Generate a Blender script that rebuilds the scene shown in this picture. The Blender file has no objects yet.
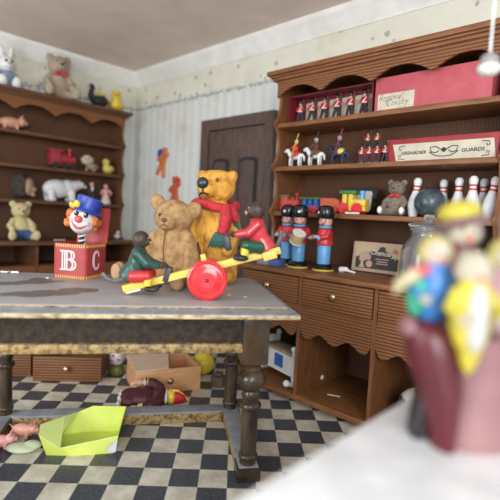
import bpy, bmesh, math, random
from math import sin, cos, pi, radians as RD
from mathutils import Matrix, Vector, Euler
random.seed(7)
SC = bpy.context.scene
COL = SC.collection
DG = None

# ------------------------------------------------------------------ materials
MATS = {}
def nt(name):
    m = bpy.data.materials.new(name); m.use_nodes = True
    t = m.node_tree; b = t.nodes['Principled BSDF']
    MATS[name] = m
    return m, t, b
def rgba(c): return (c[0], c[1], c[2], 1)
def ramp(t, fac, stops):
    r = t.nodes.new('ShaderNodeValToRGB')
    el = r.color_ramp.elements
    while len(el) < len(stops): el.new(.5)
    for e, (p, c) in zip(el, stops):
        e.position = p; e.color = rgba(c)
    t.links.new(fac, r.inputs['Fac'])
    return r.outputs['Color']
def coords(t, stretch=(1, 1, 1), kind='Object'):
    tc = t.nodes.new('ShaderNodeTexCoord'); mp = t.nodes.new('ShaderNodeMapping')
    mp.inputs['Scale'].default_value = stretch
    t.links.new(tc.outputs[kind], mp.inputs['Vector'])
    return mp.outputs['Vector']
def noise(t, vec, scale, detail=4, rough=.6, dist=0):
    n = t.nodes.new('ShaderNodeTexNoise')
    n.inputs['Scale'].default_value = scale; n.inputs['Detail'].default_value = detail
    n.inputs['Roughness'].default_value = rough; n.inputs['Distortion'].default_value = dist
    t.links.new(vec, n.inputs['Vector'])
    return n.outputs['Fac']
def wave(t, vec, scale, axis='Z', dist=0, dscale=1, prof='SIN'):
    w = t.nodes.new('ShaderNodeTexWave'); w.wave_type = 'BANDS'; w.bands_direction = axis; w.wave_profile = prof
    w.inputs['Scale'].default_value = scale; w.inputs['Distortion'].default_value = dist
    w.inputs['Detail'].default_value = 2; w.inputs['Detail Scale'].default_value = dscale
    t.links.new(vec, w.inputs['Vector'])
    return w.outputs['Fac']
def mixc(t, fac, a, b, mode='MIX'):
    m = t.nodes.new('ShaderNodeMix'); m.data_type = 'RGBA'; m.blend_type = mode
    for s, v in ((m.inputs['Factor'], fac), (m.inputs[6], a), (m.inputs[7], b)):
        if hasattr(v, 'is_linked'): t.links.new(v, s)
        elif isinstance(v, (tuple, list)): s.default_value = rgba(v)
        else: s.default_value = v
    return m.outputs[2]
def mth(t, op, a, b=None, c=None):
    n = t.nodes.new('ShaderNodeMath'); n.operation = op
    for i, v in enumerate((a, b, c)):
        if v is None: continue
        if hasattr(v, 'is_linked'): t.links.new(v, n.inputs[i])
        else: n.inputs[i].default_value = v
    return n.outputs[0]
def bump(t, b, h, strength=.3, dist=.01):
    n = t.nodes.new('ShaderNodeBump'); n.inputs['Strength'].default_value = strength
    n.inputs['Distance'].default_value = dist
    t.links.new(h, n.inputs['Height']); t.links.new(n.outputs['Normal'], b.inputs['Normal'])
def mat(name, c1, c2=None, scale=6, rough=.6, bmp=0, metal=0, stretch=(1, 1, 1), detail=4, lo=.35, hi=.65, coat=0, bdist=.01, spec=.5):
    m, t, b = nt(name)
    b.inputs['Roughness'].default_value = rough; b.inputs['Metallic'].default_value = metal
    b.inputs['Coat Weight'].default_value = coat; b.inputs['Specular IOR Level'].default_value = spec
    c2 = c2 or tuple(max(0, x * .8) for x in c1)
    n = noise(t, coords(t, stretch), scale, detail)
    t.links.new(ramp(t, n, [(lo, c2), (hi, c1)]), b.inputs['Base Color'])
    if bmp: bump(t, b, n, bmp, bdist)
    return m

def wood_ribbed(name, axis, period, dark, light, depth=.5, rough=.5, dist=.6):
    m, t, b = nt(name)
    v = coords(t)
    w = wave(t, v, .314 / period, axis, dist, 3)
    st = (1, 1, 14) if axis == 'Z' else (14, 1, 1)
    g = noise(t, coords(t, st), 4, 5)
    f = mth(t, 'ADD', mth(t, 'MULTIPLY', w, .55), mth(t, 'MULTIPLY', g, .5))
    t.links.new(ramp(t, f, [(.2, dark), (.75, light)]), b.inputs['Base Color'])
    b.inputs['Roughness'].default_value = rough
    b.inputs['Specular IOR Level'].default_value = .35
    bump(t, b, w, depth, .004)
    return m
WD, WL = (.090, .031, .010), (.250, .098, .034)
oak = mat('oak', (.285, .113, .040), (.145, .054, .018), 5, .45, .1, stretch=(1.2, 9, 9), lo=.3, hi=.7, spec=.4)
oak_v = mat('oak_upright', (.25, .098, .036), (.13, .047, .017), 5, .45, .1, stretch=(9, 9, 1.2), lo=.3, hi=.7, spec=.4)
oak_drawer = wood_ribbed('ribbed_oak', 'Z', .021, WD, WL)
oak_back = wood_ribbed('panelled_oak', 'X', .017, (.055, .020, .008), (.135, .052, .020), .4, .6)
oak_l = mat('shaded_oak', (.150, .064, .030), (.080, .033, .016), 5, .5, .1, stretch=(1.2, 9, 9), lo=.3, hi=.7, spec=.35)  # same oak, with the left side's shade put into the colour
pale_wood = mat('pale_pine', (.85, .46, .215), (.66, .32, .14), 5, .5, .06, stretch=(1.5, 10, 10), lo=.3, hi=.7)
ply = mat('bare_plywood', (.88, .66, .48), (.80, .56, .39), 6, .6, .05, stretch=(1.5, 9, 9))
brass = mat('brass', (.65, .52, .30), (.5, .38, .2), 20, .28, metal=1)

def table_top_mat():
    m, t, b = nt('dusty_table_top')
    v = coords(t)
    n = noise(t, v, 5, 6, .65); n2 = noise(t, v, 45, 3)
    base = ramp(t, n, [(.3, (.33, .305, .295)), (.7, (.41, .40, .405))])
    base = mixc(t, mth(t, 'MULTIPLY', n2, .25), base, (.20, .15, .12))
    sx = t.nodes.new('ShaderNodeSeparateXYZ'); t.links.new(v, sx.inputs[0])
    x = mth(t, 'ADD', sx.outputs[0], mth(t, 'MULTIPLY', mth(t, 'SUBTRACT', n, .5), .22))
    y = mth(t, 'ADD', sx.outputs[1], mth(t, 'MULTIPLY', mth(t, 'SUBTRACT', n, .5), .22))
    tot = None
    # places on the left where the dust has been wiped off down to the varnish
    for cx, cy, rx, ry in ((-.42, -.27, .13, .07), (-.31, -.21, .13, .08), (-.19, -.11, .11, .075), (-.53, .09, .13, .05), (-.45, .15, .10, .055), (-.60, .03, .09, .03), (-.47, .24, .07, .05)):
        dx = mth(t, 'DIVIDE', mth(t, 'SUBTRACT', x, cx), rx); dy = mth(t, 'DIVIDE', mth(t, 'SUBTRACT', y, cy), ry)
        d = mth(t, 'ADD', mth(t, 'MULTIPLY', dx, dx), mth(t, 'MULTIPLY', dy, dy))
        k = mth(t, 'LESS_THAN', d, 1.0)
        tot = k if tot is None else mth(t, 'MAXIMUM', tot, k)
    col = mixc(t, mth(t, 'MULTIPLY', tot, .8), base, (.105, .072, .052))
    t.links.new(col, b.inputs['Base Color'])
    b.inputs['Roughness'].default_value = .5
    bump(t, b, n2, .06, .004)
    return m
table_top = table_top_mat()
antique = mat('antique_dark_varnish', (.070, .044, .024), (.016, .011, .008), 26, .5, .25, stretch=(1, 1, 1), detail=6, lo=.38, hi=.75, spec=.25)
gilt = mat('worn_gilt_edge', (.40, .26, .095), (.085, .045, .018), 38, .42, .3, detail=6, lo=.36, hi=.6)
worn_edge = mat('worn_pale_edge', (.58, .45, .26), (.24, .14, .055), 22, .5, .2, detail=6, stretch=(1, 1, 2), lo=.36, hi=.58)
leg_dark = mat('polished_leg', (.098, .060, .032), (.020, .013, .009), 14, .25, .15, detail=6, lo=.35, hi=.72, stretch=(1, 1, .35))
dusty_rail = mat('dusty_rail_top', (.30, .31, .33), (.20, .20, .21), 9, .6, .1)

def floor_mat():
    m, t, b = nt('checker_floor')
    g = t.nodes.new('ShaderNodeNewGeometry')
    mp = t.nodes.new('ShaderNodeMapping'); mp.vector_type = 'TEXTURE'
    mp.inputs['Rotation'].default_value = (0, 0, RD(45))
    s2 = math.sqrt(.5)
    u0, v0 = -1.151, 3.243
    mp.inputs['Location'].default_value = (u0 * s2 - v0 * s2, u0 * s2 + v0 * s2, 0)
    mp.inputs['Scale'].default_value = (.1455, .157, 1)
    t.links.new(g.outputs['Position'], mp.inputs['Vector'])
    ch = t.nodes.new('ShaderNodeTexChecker'); ch.inputs['Scale'].default_value = 1
    add = t.nodes.new('ShaderNodeVectorMath'); add.operation = 'ADD'; add.inputs[1].default_value = (200, 200, .5)
    t.links.new(mp.outputs[0], add.inputs[0]); t.links.new(add.outputs[0], ch.inputs['Vector'])
    n = noise(t, coords(t), 9, 6); n2 = noise(t, coords(t), 60, 4)
    lt = ramp(t, n, [(.3, (.44, .37, .28)), (.7, (.74, .69, .57))])
    dk = ramp(t, n2, [(.35, (.035, .036, .042)), (.7, (.095, .10, .12))])
    t.links.new(mixc(t, ch.outputs['Fac'], lt, dk), b.inputs['Base Color'])
    b.inputs['Roughness'].default_value = .42
    bump(t, b, n2, .12, .004)
    return m

def wall_mat(name, axis):
    m, t, b = nt(name)
    g = t.nodes.new('ShaderNodeNewGeometry')
    s = t.nodes.new('ShaderNodeSeparateXYZ'); t.links.new(g.outputs['Position'], s.inputs[0])
    u, z = s.outputs[axis], s.outputs[2]
    n = noise(t, g.outputs['Position'], 2.2, 5); n2 = noise(t, g.outputs['Position'], 26, 3)
    cream = ramp(t, n, [(.3, (.62, .59, .49)), (.7, (.74, .715, .61))])
    # stripes under the border
    st = mth(t, 'SINE', mth(t, 'MULTIPLY', u, 2 * pi / .135))
    st2 = mth(t, 'SINE', mth(t, 'MULTIPLY', u, 2 * pi / .045))
    f = mth(t, 'ADD', mth(t, 'MULTIPLY', mth(t, 'GREATER_THAN', st, .1), .55), mth(t, 'MULTIPLY', mth(t, 'GREATER_THAN', st2, .3), .35))
    striped = mixc(t, mth(t, 'MULTIPLY', f, .8), cream, (.45, .50, .57))
    striped = mixc(t, .35, striped, (.70, .71, .70))
    low = mth(t, 'LESS_THAN', z, 2.63)
    # scattered motifs above the border
    mo = t.nodes.new('ShaderNodeTexVoronoi'); mo.inputs['Scale'].default_value = 6.5
    t.links.new(g.outputs['Position'], mo.inputs['Vector'])
    dots = mth(t, 'LESS_THAN', mth(t, 'ADD', mo.outputs['Distance'], mth(t, 'MULTIPLY', n2, .22)), .27)
    up = mixc(t, mth(t, 'MULTIPLY', dots, .6), cream, (.24, .22, .20))
    col = mixc(t, low, up, striped)
    # border band with a small blue motif
    d = mth(t, 'ABSOLUTE', mth(t, 'SUBTRACT', z, 2.645))
    wob = mth(t, 'ADD', d, mth(t, 'MULTIPLY', mth(t, 'SUBTRACT', n2, .5), .16))
    col = mixc(t, mth(t, 'MULTIPLY', mth(t, 'LESS_THAN', wob, .016), .75), col, (.25, .28, .34))
    stain = ramp(t, n, [(.55, (1, 1, 1)), (.85, (.72, .62, .50))])
    col = mixc(t, 1.0, col, stain, 'MULTIPLY')
    t.links.new(col, b.inputs['Base Color'])
    b.inputs['Roughness'].default_value = .8; b.inputs['Specular IOR Level'].default_value = .2
    return m
wall_a, wall_b = wall_mat('striped_wallpaper', 0), wall_mat('striped_wallpaper_side', 1)
ceil_m = mat('ceiling_paint', (.80, .66, .59), (.72, .59, .52), 3, .8, spec=.2)
white_paint = mat('white_trim', (.84, .82, .78), (.74, .71, .65), 5, .55)
door_m = mat('dark_door_wood', (.130, .078, .062), (.066, .039, .032), 7, .5, .12, stretch=(8, 8, 1))
door_panel = mat('door_panel_wood', (.110, .066, .054), (.058, .034, .028), 7, .5, .12, stretch=(8, 8, 1))

def pl(name, c, rough=.45, c2=None, sc=12, bmp=.05, **k): return mat(name, c, c2 or tuple(x * .82 for x in c), sc, rough, bmp, **k)
red = pl('painted_red', (.55, .030, .030), .3); red_matte = pl('box_red', (.36, .032, .045), .55, (.28, .022, .03)); pinkred = pl('faded_red_card', (.52, .095, .115), .6, (.45, .075, .09))
wheel_red = pl('gloss_red', (.72, .030, .035), .22, coat=.3)
yellow = pl('painted_yellow', (.78, .56, .06), .35); beam_y = pl('beam_yellow', (.74, .55, .11), .45, (.66, .46, .07))
blue = pl('painted_blue', (.028, .058, .36), .4); ltblue = pl('sky_blue', (.13, .36, .66), .35); navy = pl('navy', (.02, .025, .07), .5)
green = pl('painted_green', (.05, .20, .045), .4); dkgreen = pl('bottle_green', (.022, .075, .055), .3, (.012, .045, .035)); teal = pl('fringe_green', (.03, .12, .09), .7)
black = pl('black_gloss', (.010, .010, .012), .2); blackm = pl('black_matte', (.016, .015, .016), .6); bootblack = pl('worn_black', (.035, .036, .042), .4, (.012, .012, .014))
white = pl('white_gloss', (.80, .79, .77), .35); cream = pl('cream', (.66, .58, .42), .55); card = pl('cream_card', (.62, .56, .43), .7)
flesh = pl('flesh', (.70, .38, .27), .4); pink = pl('pink', (.72, .33, .30), .45); face_w = pl('clown_face', (.80, .77, .74), .45)
orange = pl('orange_hair', (.72, .22, .035), .7, (.48, .12, .02), 40, .5); nose_r = pl('nose_red', (.75, .11, .10), .3); cheek = pl('cheek', (.74, .40, .52), .5)
monkey_b = mat('monkey_brown', (.085, .046, .030), (.022, .013, .010), 35, .5, .5, detail=5); tail_g = pl('tail_grey', (.16, .145, .135), .35, (.09, .08, .075))
monkey_face = pl('monkey_muzzle', (.45, .27, .10), .4)
tan_fur = mat('tan_plush', (.44, .265, .120), (.21, .11, .045), 22, .85, .5, detail=7, lo=.3, hi=.6, bdist=.012, spec=.2)
tan_pad = pl('tan_pad', (.52, .30, .16), .8)
gold_fur = mat('golden_carved_fur', (.76, .375, .060), (.36, .135, .018), 15, .55, .9, detail=7, stretch=(1.6, 1.6, .8), lo=.32, hi=.55, bdist=.02, spec=.3)
gold_seam = pl('seam_brown', (.16, .07, .03), .8)
nose_b = pl('nose_black', (.018, .02, .024), .35, coat=.3)
scarf = mat('red_knit', (.58, .035, .045), (.40, .015, .025), 30, .8, .5, bdist=.006)
jacket_r = pl('jacket_red', (.64, .040, .055), .25, coat=.3); jacket_g = pl('jacket_green', (.035, .105, .080), .3, (.018, .06, .045)); short_g = pl('short_green', (.018, .085, .040), .25)
jack_red = mat('jack_box_red', (.41, .050, .045), (.33, .034, .032), 14, .5, .1)
gold_paint = pl('trim_gold', (.72, .46, .12), .5); letter_w = pl('letter_white', (.80, .72, .70), .5)
beige = pl('beige_plush', (.42, .33, .24), .9, (.33, .25, .18), 25, .3); grey_fur = mat('grey_plush', (.30, .23, .18), (.14, .105, .085), 25, .9, .6, bdist=.012)
pale_ted = mat('pale_yellow_plush', (.56, .47, .24), (.44, .36, .17), 25, .85, .3); shaggy = mat('shaggy_grey_mane', (.095, .075, .062), (.035, .028, .024), 30, .9, .9, bdist=.02)
denim = pl('denim', (.060, .105, .22), .85, (.04, .07, .16), 40, .3); lilac = pl('blue_grey', (.25, .30, .42), .7); pigpink = pl('pig_pink', (.66, .30, .22), .5)
maroon = mat('maroon_cloth', (.105, .012, .020), (.045, .006, .010), 18, .55, .4, bdist=.01); lace = pl('white_lace', (.72, .66, .58), .8, (.5, .44, .36), 50, .4)
lime = pl('neon_yellow', (.70, .77, .16), .45, (.60, .68, .11), 5); lime_in = pl('neon_yellow_pale', (.72, .80, .30), .45, (.64, .74, .22), 5)
silver = pl('silver_tape', (.62, .64, .66), .3)
ball_blue = mat('marbled_ball', (.085, .115, .13), (.028, .04, .048), 24, .3, .1, detail=6); pin_w = pl('pin_white', (.80, .79, .78), .3); pin_r = pl('pin_red', (.62, .06, .04), .3)
bur = pl('burgundy_glaze', (.115, .008, .016), .4, (.07, .006, .010), 4, coat=.15); mauve = pl('mauve_glaze', (.31, .155, .155), .4, (.21, .09, .095), 4, coat=.3)
hatb = pl('mauve_brown_brim', (.24, .13, .12), .5); sunny = pl('sunny_yellow', (.56, .45, .045), .4); mint = pl('mint_green', (.04, .36, .22), .4); skyb = pl('bright_blue', (.045, .19, .50), .4)
cream_face = pl('porcelain_face', (.50, .42, .31), .5); blond = pl('blond_hair', (.48, .40, .12), .5); dkhair = pl('dark_hair', (.16, .14, .14), .5); slab_w = pl('white_board', (.82, .80, .78), .4)
brownw = mat('worn_brown_block', (.13, .075, .045), (.07, .04, .025), 12, .6, .2)
paper_ink = pl('ink', (.03, .03, .035), .7); sepia = pl('sepia_ink', (.055, .045, .042), .7); tin_pink = pl('tin_pink', (.56, .34, .28), .6); tin_card = pl('tin_parchment', (.52, .43, .26), .6, (.45, .36, .2), 8)

def glass_mat():
    m, t, b = nt('clear_glass')
    b.inputs['Transmission Weight'].default_value = .93; b.inputs['IOR'].default_value = 1.42
    n = noise(t, coords(t), 6); t.links.new(ramp(t, n, [(.3, (.90, .92, .92)), (.7, (.96, .97, .97))]), b.inputs['Base Color'])
    b.inputs['Roughness'].default_value = .03
    return m
glass = glass_mat()
def ball_mat():
    m, t, b = nt('beach_ball')
    s = t.nodes.new('ShaderNodeSeparateXYZ'); t.links.new(coords(t), s.inputs[0])
    a = mth(t, 'ARCTAN2', s.outputs[1], s.outputs[0])
    col = ramp(t, mth(t, 'FRACT', mth(t, 'ADD', mth(t, 'DIVIDE', a, 2 * pi), .5)), [(0, (.8, .62, .04)), (.42, (.8, .62, .04)), (.43, (.55, .03, .03)), (.72, (.55, .03, .03)), (.73, (.75, .74, .72))])
    t.links.new(col, b.inputs['Base Color']); b.inputs['Roughness'].default_value = .25
    return m
ballm = ball_mat()
def spotted_mat():
    m, t, b = nt('spotted_ball')
    v = t.nodes.new('ShaderNodeTexVoronoi'); v.inputs['Scale'].default_value = 8; t.links.new(coords(t), v.inputs['Vector'])
    t.links.new(ramp(t, v.outputs['Distance'], [(.40, (.03, .04, .06)), (.46, (.56, .53, .45))]), b.inputs['Base Color'])
    b.inputs['Roughness'].default_value = .4
    return m
spotm = spotted_mat()

# ------------------------------------------------------------------ geometry helpers
def rot(e): return Euler(e).to_matrix().to_4x4()
class MB:
    def __init__(s): s.bm = bmesh.new()
    def ell(s, c, r, e=(0, 0, 0), u=18, v=12):
        if not hasattr(r, '__len__'): r = (r, r, r)
        bmesh.ops.create_uvsphere(s.bm, u_segments=u, v_segments=v, radius=1, matrix=Matrix.Translation(c) @ rot(e) @ Matrix.Diagonal((*r, 1)))
        return s
    def box(s, c, d, e=(0, 0, 0), bev=0, M=None):
        g = bmesh.ops.create_cube(s.bm, size=1, matrix=(M or Matrix.Identity(4)) @ Matrix.Translation(c) @ rot(e) @ Matrix.Diagonal((*d, 1)))
        if bev:
            es = list({ed for vv in g['verts'] for ed in vv.link_edges})
            bmesh.ops.bevel(s.bm, geom=es, offset=bev, segments=2, affect='EDGES', profile=.6)
        return s
    def bx(s, x0, x1, y0, y1, z0, z1, bev=0):
        return s.box(((x0 + x1) / 2, (y0 + y1) / 2, (z0 + z1) / 2), (abs(x1 - x0), abs(y1 - y0), abs(z1 - z0)), bev=bev)
    def cyl(s, p0, p1, r0, r1=None, seg=20):
        return s.tube([p0, p1], [r0, r0 if r1 is None else r1], seg)
    def tube(s, pts, rad, seg=10):
        P = [Vector(p) for p in pts]
        if not hasattr(rad, '__len__'): rad = [rad] * len(P)
        rings = []; nrm = None
        for i, p in enumerate(P):
            tg = (P[min(i + 1, len(P) - 1)] - P[max(i - 1, 0)]).normalized()
            if nrm is None:
                nrm = tg.cross(Vector((0, 0, 1)) if abs(tg.z) < .9 else Vector((1, 0, 0))).normalized()
            else:
                nrm = (nrm - tg * nrm.dot(tg)).normalized()
            bn = tg.cross(nrm)
            rings.append([s.bm.verts.new(p + (nrm * cos(2 * pi * k / seg) + bn * sin(2 * pi * k / seg)) * rad[i]) for k in range(seg)])
        for a, b in zip(rings, rings[1:]):
            for k in range(seg):
                s.bm.faces.new((a[k], a[(k + 1) % seg], b[(k + 1) % seg], b[k]))
        s.bm.faces.new(rings[0][::-1]); s.bm.faces.new(rings[-1])
        return s
    def limb(s, pts, rad, seg=10):
        s.tube(pts, rad, seg)
        R = rad if hasattr(rad, '__len__') else [rad] * len(pts)
        for p, r in zip(pts, R): s.ell(p, r, u=12, v=8)
        return s
    def lathe(s, prof, M=None, seg=28, sx=1, sy=1):
        M = M or Matrix.Identity(4); rings = []
        for r, z in prof:
            r = max(r, 1e-4)
            rings.append([s.bm.verts.new(M @ Vector((r * cos(2 * pi * k / seg) * sx, r * sin(2 * pi * k / seg) * sy, z))) for k in range(seg)])
        for a, b in zip(rings, rings[1:]):
            for k in range(seg):
                s.bm.faces.new((a[k], a[(k + 1) % seg], b[(k + 1) % seg], b[k]))
        s.bm.faces.new(rings[0][::-1]); s.bm.faces.new(rings[-1])
        return s
    def prism(s, poly, t0, t1, plane='XZ', M=None):
        M = M or Matrix.Identity(4)
        f = {'XZ': lambda a, b, t: (a, t, b), 'YZ': lambda a, b, t: (t, a, b), 'XY': lambda a, b, t: (a, b, t)}[plane]
        A = [s.bm.verts.new(M @ Vector(f(a, b, t0))) for a, b in poly]; B = [s.bm.verts.new(M @ Vector(f(a, b, t1))) for a, b in poly]
        n = len(poly)
        for i in range(n): s.bm.faces.new((A[i], A[(i + 1) % n], B[(i + 1) % n], B[i]))
        s.bm.faces.new(A[::-1]); s.bm.faces.new(B)
        return s
    def strip(s, top, bot, t0, t1):
        """a board in the XZ plane from two polylines that share their x, from y=t0 to y=t1"""
        g = [[[s.bm.verts.new((x, t, z)) for x, z in line] for line in (top, bot)] for t in (t0, t1)]
        n = len(top)
        for i in range(n - 1):
            for q in (0, 1): s.bm.faces.new((g[q][0][i], g[q][0][i + 1], g[q][1][i + 1], g[q][1][i]))
            for q in (0, 1): s.bm.faces.new((g[0][q][i], g[0][q][i + 1], g[1][q][i + 1], g[1][q][i]))
        for i in (0, n - 1): s.bm.faces.new((g[0][0][i], g[0][1][i], g[1][1][i], g[1][0][i]))
        return s
    def build(s, name, m, parent=None, fuse=0, smooth=3, ang=40, M=None):
        bm = s.bm
        if M: bmesh.ops.transform(bm, matrix=M, verts=bm.verts)
        bmesh.ops.recalc_face_normals(bm, faces=bm.faces)
        me = bpy.data.meshes.new(name); 
        if fuse:
            bm.to_mesh(me); bm.free()
            o = bpy.data.objects.new('tmp', me); COL.objects.link(o)
            r = o.modifiers.new('r', 'REMESH'); r.mode = 'VOXEL'; r.voxel_size = fuse
            if smooth:
                q = o.modifiers.new('s', 'SMOOTH'); q.factor = .5; q.iterations = smooth
            me2 = bpy.data.meshes.new_from_object(o.evaluated_get(bpy.context.evaluated_depsgraph_get()))
            bpy.data.objects.remove(o); me2.name = name; me = me2
            me.polygons.foreach_set('use_smooth', [True] * len(me.polygons))
        else:
            for f in bm.faces: f.smooth = True
            lim = RD(ang)
            for e in bm.edges:
                if len(e.link_faces) != 2 or e.calc_face_angle(0) > lim: e.smooth = False
            bm.to_mesh(me); bm.free()
        me.materials.clear(); me.materials.append(m)
        o = bpy.data.objects.new(name, me); COL.objects.link(o)
        if parent: o.parent = parent
        return o
def thing(name, label, cat, loc=(0, 0, 0), rz=0, group=None, e=None, sc=1):
    o = bpy.data.objects.new(name, None); COL.objects.link(o)
    o.empty_display_size = .05
    o.location = loc; o.rotation_euler = e or (0, 0, rz); o.scale = (sc, sc, sc)
    o['label'] = label; o['category'] = cat
    if group: o['group'] = group
    return o
def tag(o, label, cat, group=None):
    o['label'] = label; o['category'] = cat
    if group: o['group'] = group
    return o
def struct(o): o['kind'] = 'structure'; return o
def dup(r, loc, rz, label):
    c = r.copy(); COL.objects.link(c); c.location = loc; c.rotation_euler = (0, 0, rz); c['label'] = label
    for ch in list(r.children):
        d = ch.copy(); COL.objects.link(d); d.parent = c
        for g in list(ch.children):
            h = g.copy(); COL.objects.link(h); h.parent = d
    return c
def text(name, s, size, m, parent, M, shear=0, ext=.0008, sx=1, off=0):
    cu = bpy.data.curves.new(name, 'FONT'); cu.body = s; cu.size = size; cu.extrude = ext; cu.shear = shear
    cu.align_x = 'CENTER'; cu.align_y = 'CENTER'; cu.offset = off; cu.resolution_u = 3
    o = bpy.data.objects.new('tmp', cu); COL.objects.link(o)
    me = bpy.data.meshes.new_from_object(o.evaluated_get(bpy.context.evaluated_depsgraph_get()))
    bpy.data.objects.remove(o)
    me.transform(M @ Matrix.Diagonal((sx, 1, 1, 1)))
    me.materials.clear(); me.materials.append(m); me.name = name
    o = bpy.data.objects.new(name, me); COL.objects.link(o); o.parent = parent
    return o
FRONT = rot((pi / 2, 0, 0))                     # a text lying in XY stood up to face -Y
def T(*p): return Matrix.Translation(p)
VIEW = RD(43.2)                                  # heading that faces the open front of the room

# ------------------------------------------------------------------ room
WX, WY, CZ = -5.335, 3.35, 3.10
struct(MB().bx(WX - .1, 1.2, -2.0, WY + .1, -.08, 0).build('floor', floor_mat()))
struct(MB().bx(WX, .9, WY, WY + .1, 0, CZ).build('wall_right', wall_a))
struct(MB().bx(WX - .1, WX, -1.4, WY + .1, 0, CZ).build('wall_left', wall_b))
struct(MB().bx(WX - .1, .9, .6, WY + .1, CZ, CZ + .08).build('ceiling', ceil_m))
cor = [(0, -.17), (-.012, -.17), (-.018, -.15), (-.03, -.14), (-.05, -.09), (-.085, -.05), (-.10, -.03), (-.105, 0), (0, 0)]
struct(MB().prism([(WY + a, CZ + b) for a, b in cor], WX, .9, 'YZ').build('trim_1', white_paint))
struct(MB().prism([(WX - a, CZ + b) for a, b in cor], -1.4, WY, 'XZ').build('trim_2', white_paint))
struct(MB().bx(WX, .9, WY - .018, WY, 0, .16, .006).build('baseboard_right', white_paint))
struct(MB().bx(WX, WX + .018, -1.4, WY, 0, .16, .006).build('baseboard_left', white_paint))
# door in the right wall
dx0, dx1, dz = -3.80, -2.98, 2.235
door = struct(MB().bx(dx0 + .006, dx1 - .006, WY - .035, WY - .004, .01, dz - .008, .004).build('door_1', door_m))
fr = MB()
fr.prism([(dx0 - .115, 0), (dx0 - .115, dz + .115), (dx1 + .115, dz + .115), (dx1 + .115, 0), (dx1, 0), (dx1, dz), (dx0, dz), (dx0, 0)], WY - .06, WY - .001)
fr.build('door_frame', door_m, door)
def arched(x0, x1, z0, z1):
    return [(x0, z0), (x1, z0)] + [((x0 + x1) / 2 + (x1 - x0) / 2 * cos(a), z1 - .03 + .03 * sin(a)) for a in [pi * k / 12 for k in range(13)]]
for x0, x1 in ((-3.715, -3.475), (-3.325, -3.065)):
    MB().prism(arched(x0, x1, 1.0, 1.93), WY - .043, WY - .03).build('door_panel_groove', blackm, door)
    MB().prism(arched(x0 + .03, x1 - .03, 1.03, 1.895), WY - .055, WY - .03).build('door_panel', door_panel, door)
    MB().prism([(x0, .2), (x1, .2), (x1, .85), (x0, .85)], WY - .043, WY - .03).build('door_panel_groove', blackm, door)
    MB().prism([(x0 + .03, .23), (x1 - .03, .23), (x1 - .03, .82), (x0 + .03, .82)], WY - .055, WY - .03).build('door_panel', door_panel, door)
MB().lathe([(.02, 0), (.012, .01), (.012, .03), (.03, .045), (.03, .06), (0, .07)], T(dx0 + .07, WY - .035, .95) @ FRONT).build('door_knob', brass, door)

# ------------------------------------------------------------------ hutches
W = 1.73; DIV = (.58, 1.165)
def hutch(label, loc, rz, yu, D, drawers, m, mside):
    t = thing('dresser', label, 'dresser', loc, rz)
    S1, S2, S3, CT = 2.105, 1.757, 1.392, .972
    lev = [CT, S3, S2, S1, 2.46]
    pts = [(D, 0), (0.012, 0), (.012, CT - .03), (yu - .01, CT - .03)]
    for a, b in zip(lev, lev[1:]):
        for k in range(11):
            q = k / 10
            pts.append((yu - .012 + .055 * abs(sin(pi * q)) ** .8 - .012 * (1 if k in (0, 10) else 0), a + .004 + (b - a - .008) * q))
    pts += [(D, 2.46)]
    for x in (0, W - .026): MB().prism(pts, x, x + .026, 'YZ').build('side_panel', mside, t)
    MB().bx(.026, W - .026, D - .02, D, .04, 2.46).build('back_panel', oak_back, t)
    for z in (S1, S2, S3): MB().bx(.026, W - .026, yu, D - .02, z - .036, z, .008).build('shelf', m, t)
    MB().bx(-.025, W + .025, -.03, D, CT - .037, CT, .012).build('worktop', m, t)
    c = MB()
    for o, z0, z1 in ((.02, 2.44, 2.462), (.035, 2.462, 2.478), (.055, 2.478, 2.512)):
        c.bx(-o, W + o, yu - o - .02, D, z0, z1, .006)
    c.build('cornice', m, t)
    n = 4; top, bot = [], []
    N = 96
    for i in range(N + 1):
        x = .026 + (W - .052) * i / N; q = (i / N * n) % 1
        h = 2.300 + .082 * (sin(pi * q) ** .8 if 0 < q < 1 else 0)
        if abs(q - .5) > .47: h += .008
        top.append((x, 2.44)); bot.append((x, h))
    MB().strip(top, bot, yu - .022, yu - .002).build('scalloped_valance', oak_drawer, t)
    MB().bx(.026, W - .026, .0, D - .02, .035, .075, .005).build('bottom_board', m, t)
    for x in DIV: MB().bx(x - .013, x + .013, .004, D - .02, .075, CT - .037).build('divider', mside, t)
    MB().bx(.026, W - .026, .012, .05, .708, .732).build('drawer_rail', m, t)
    MB().bx(.026, W - .026, .05, D - .02, .70, .712).build('drawer_floor', m, t)
    ed = [0.026] + [v for x in DIV for v in (x - .013, x + .013)] + [W - .026]
    for k in range(3):
        x0, x1 = ed[2 * k], ed[2 * k + 1]; top, bot = [], []
        for i in range(41):
            q = i / 40; h = .522 - .024 * cos(2 * pi * (q - .5) * 2.5)
            edge = min(q, 1 - q); h += .035 * max(0, 1 - edge / .06)
            top.append((x0 + (x1 - x0) * q, .714)); bot.append((x0 + (x1 - x0) * q, h))
        MB().strip(top, bot, .008, .024).build('scalloped_apron', oak_drawer, t)
        if drawers:
            d = MB().bx(x0 + .008, x1 - .008, -.006, .02, .737, .928, .005).bx(x0 + .02, x1 - .02, .02, .34, .735, .90).build('drawer', oak_drawer, t)
            knob(d, (x0 + x1) / 2, -.006, .838)
    return t
def knob(parent, x, y, z):
    MB().lathe([(.010, 0), (.010, .012), (.012, .016), (.021, .024), (.024, .032), (.021, .040), (.012, .046), (0, .047)], T(x, y, z) @ FRONT, 20).build('knob', brass, parent)
hutch('oak dresser with scalloped aprons, brass-knobbed drawers and shelves of toys on the right', (-2.49, 2.575, 0), 0, .305, .725, True, oak, oak_v)
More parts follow.
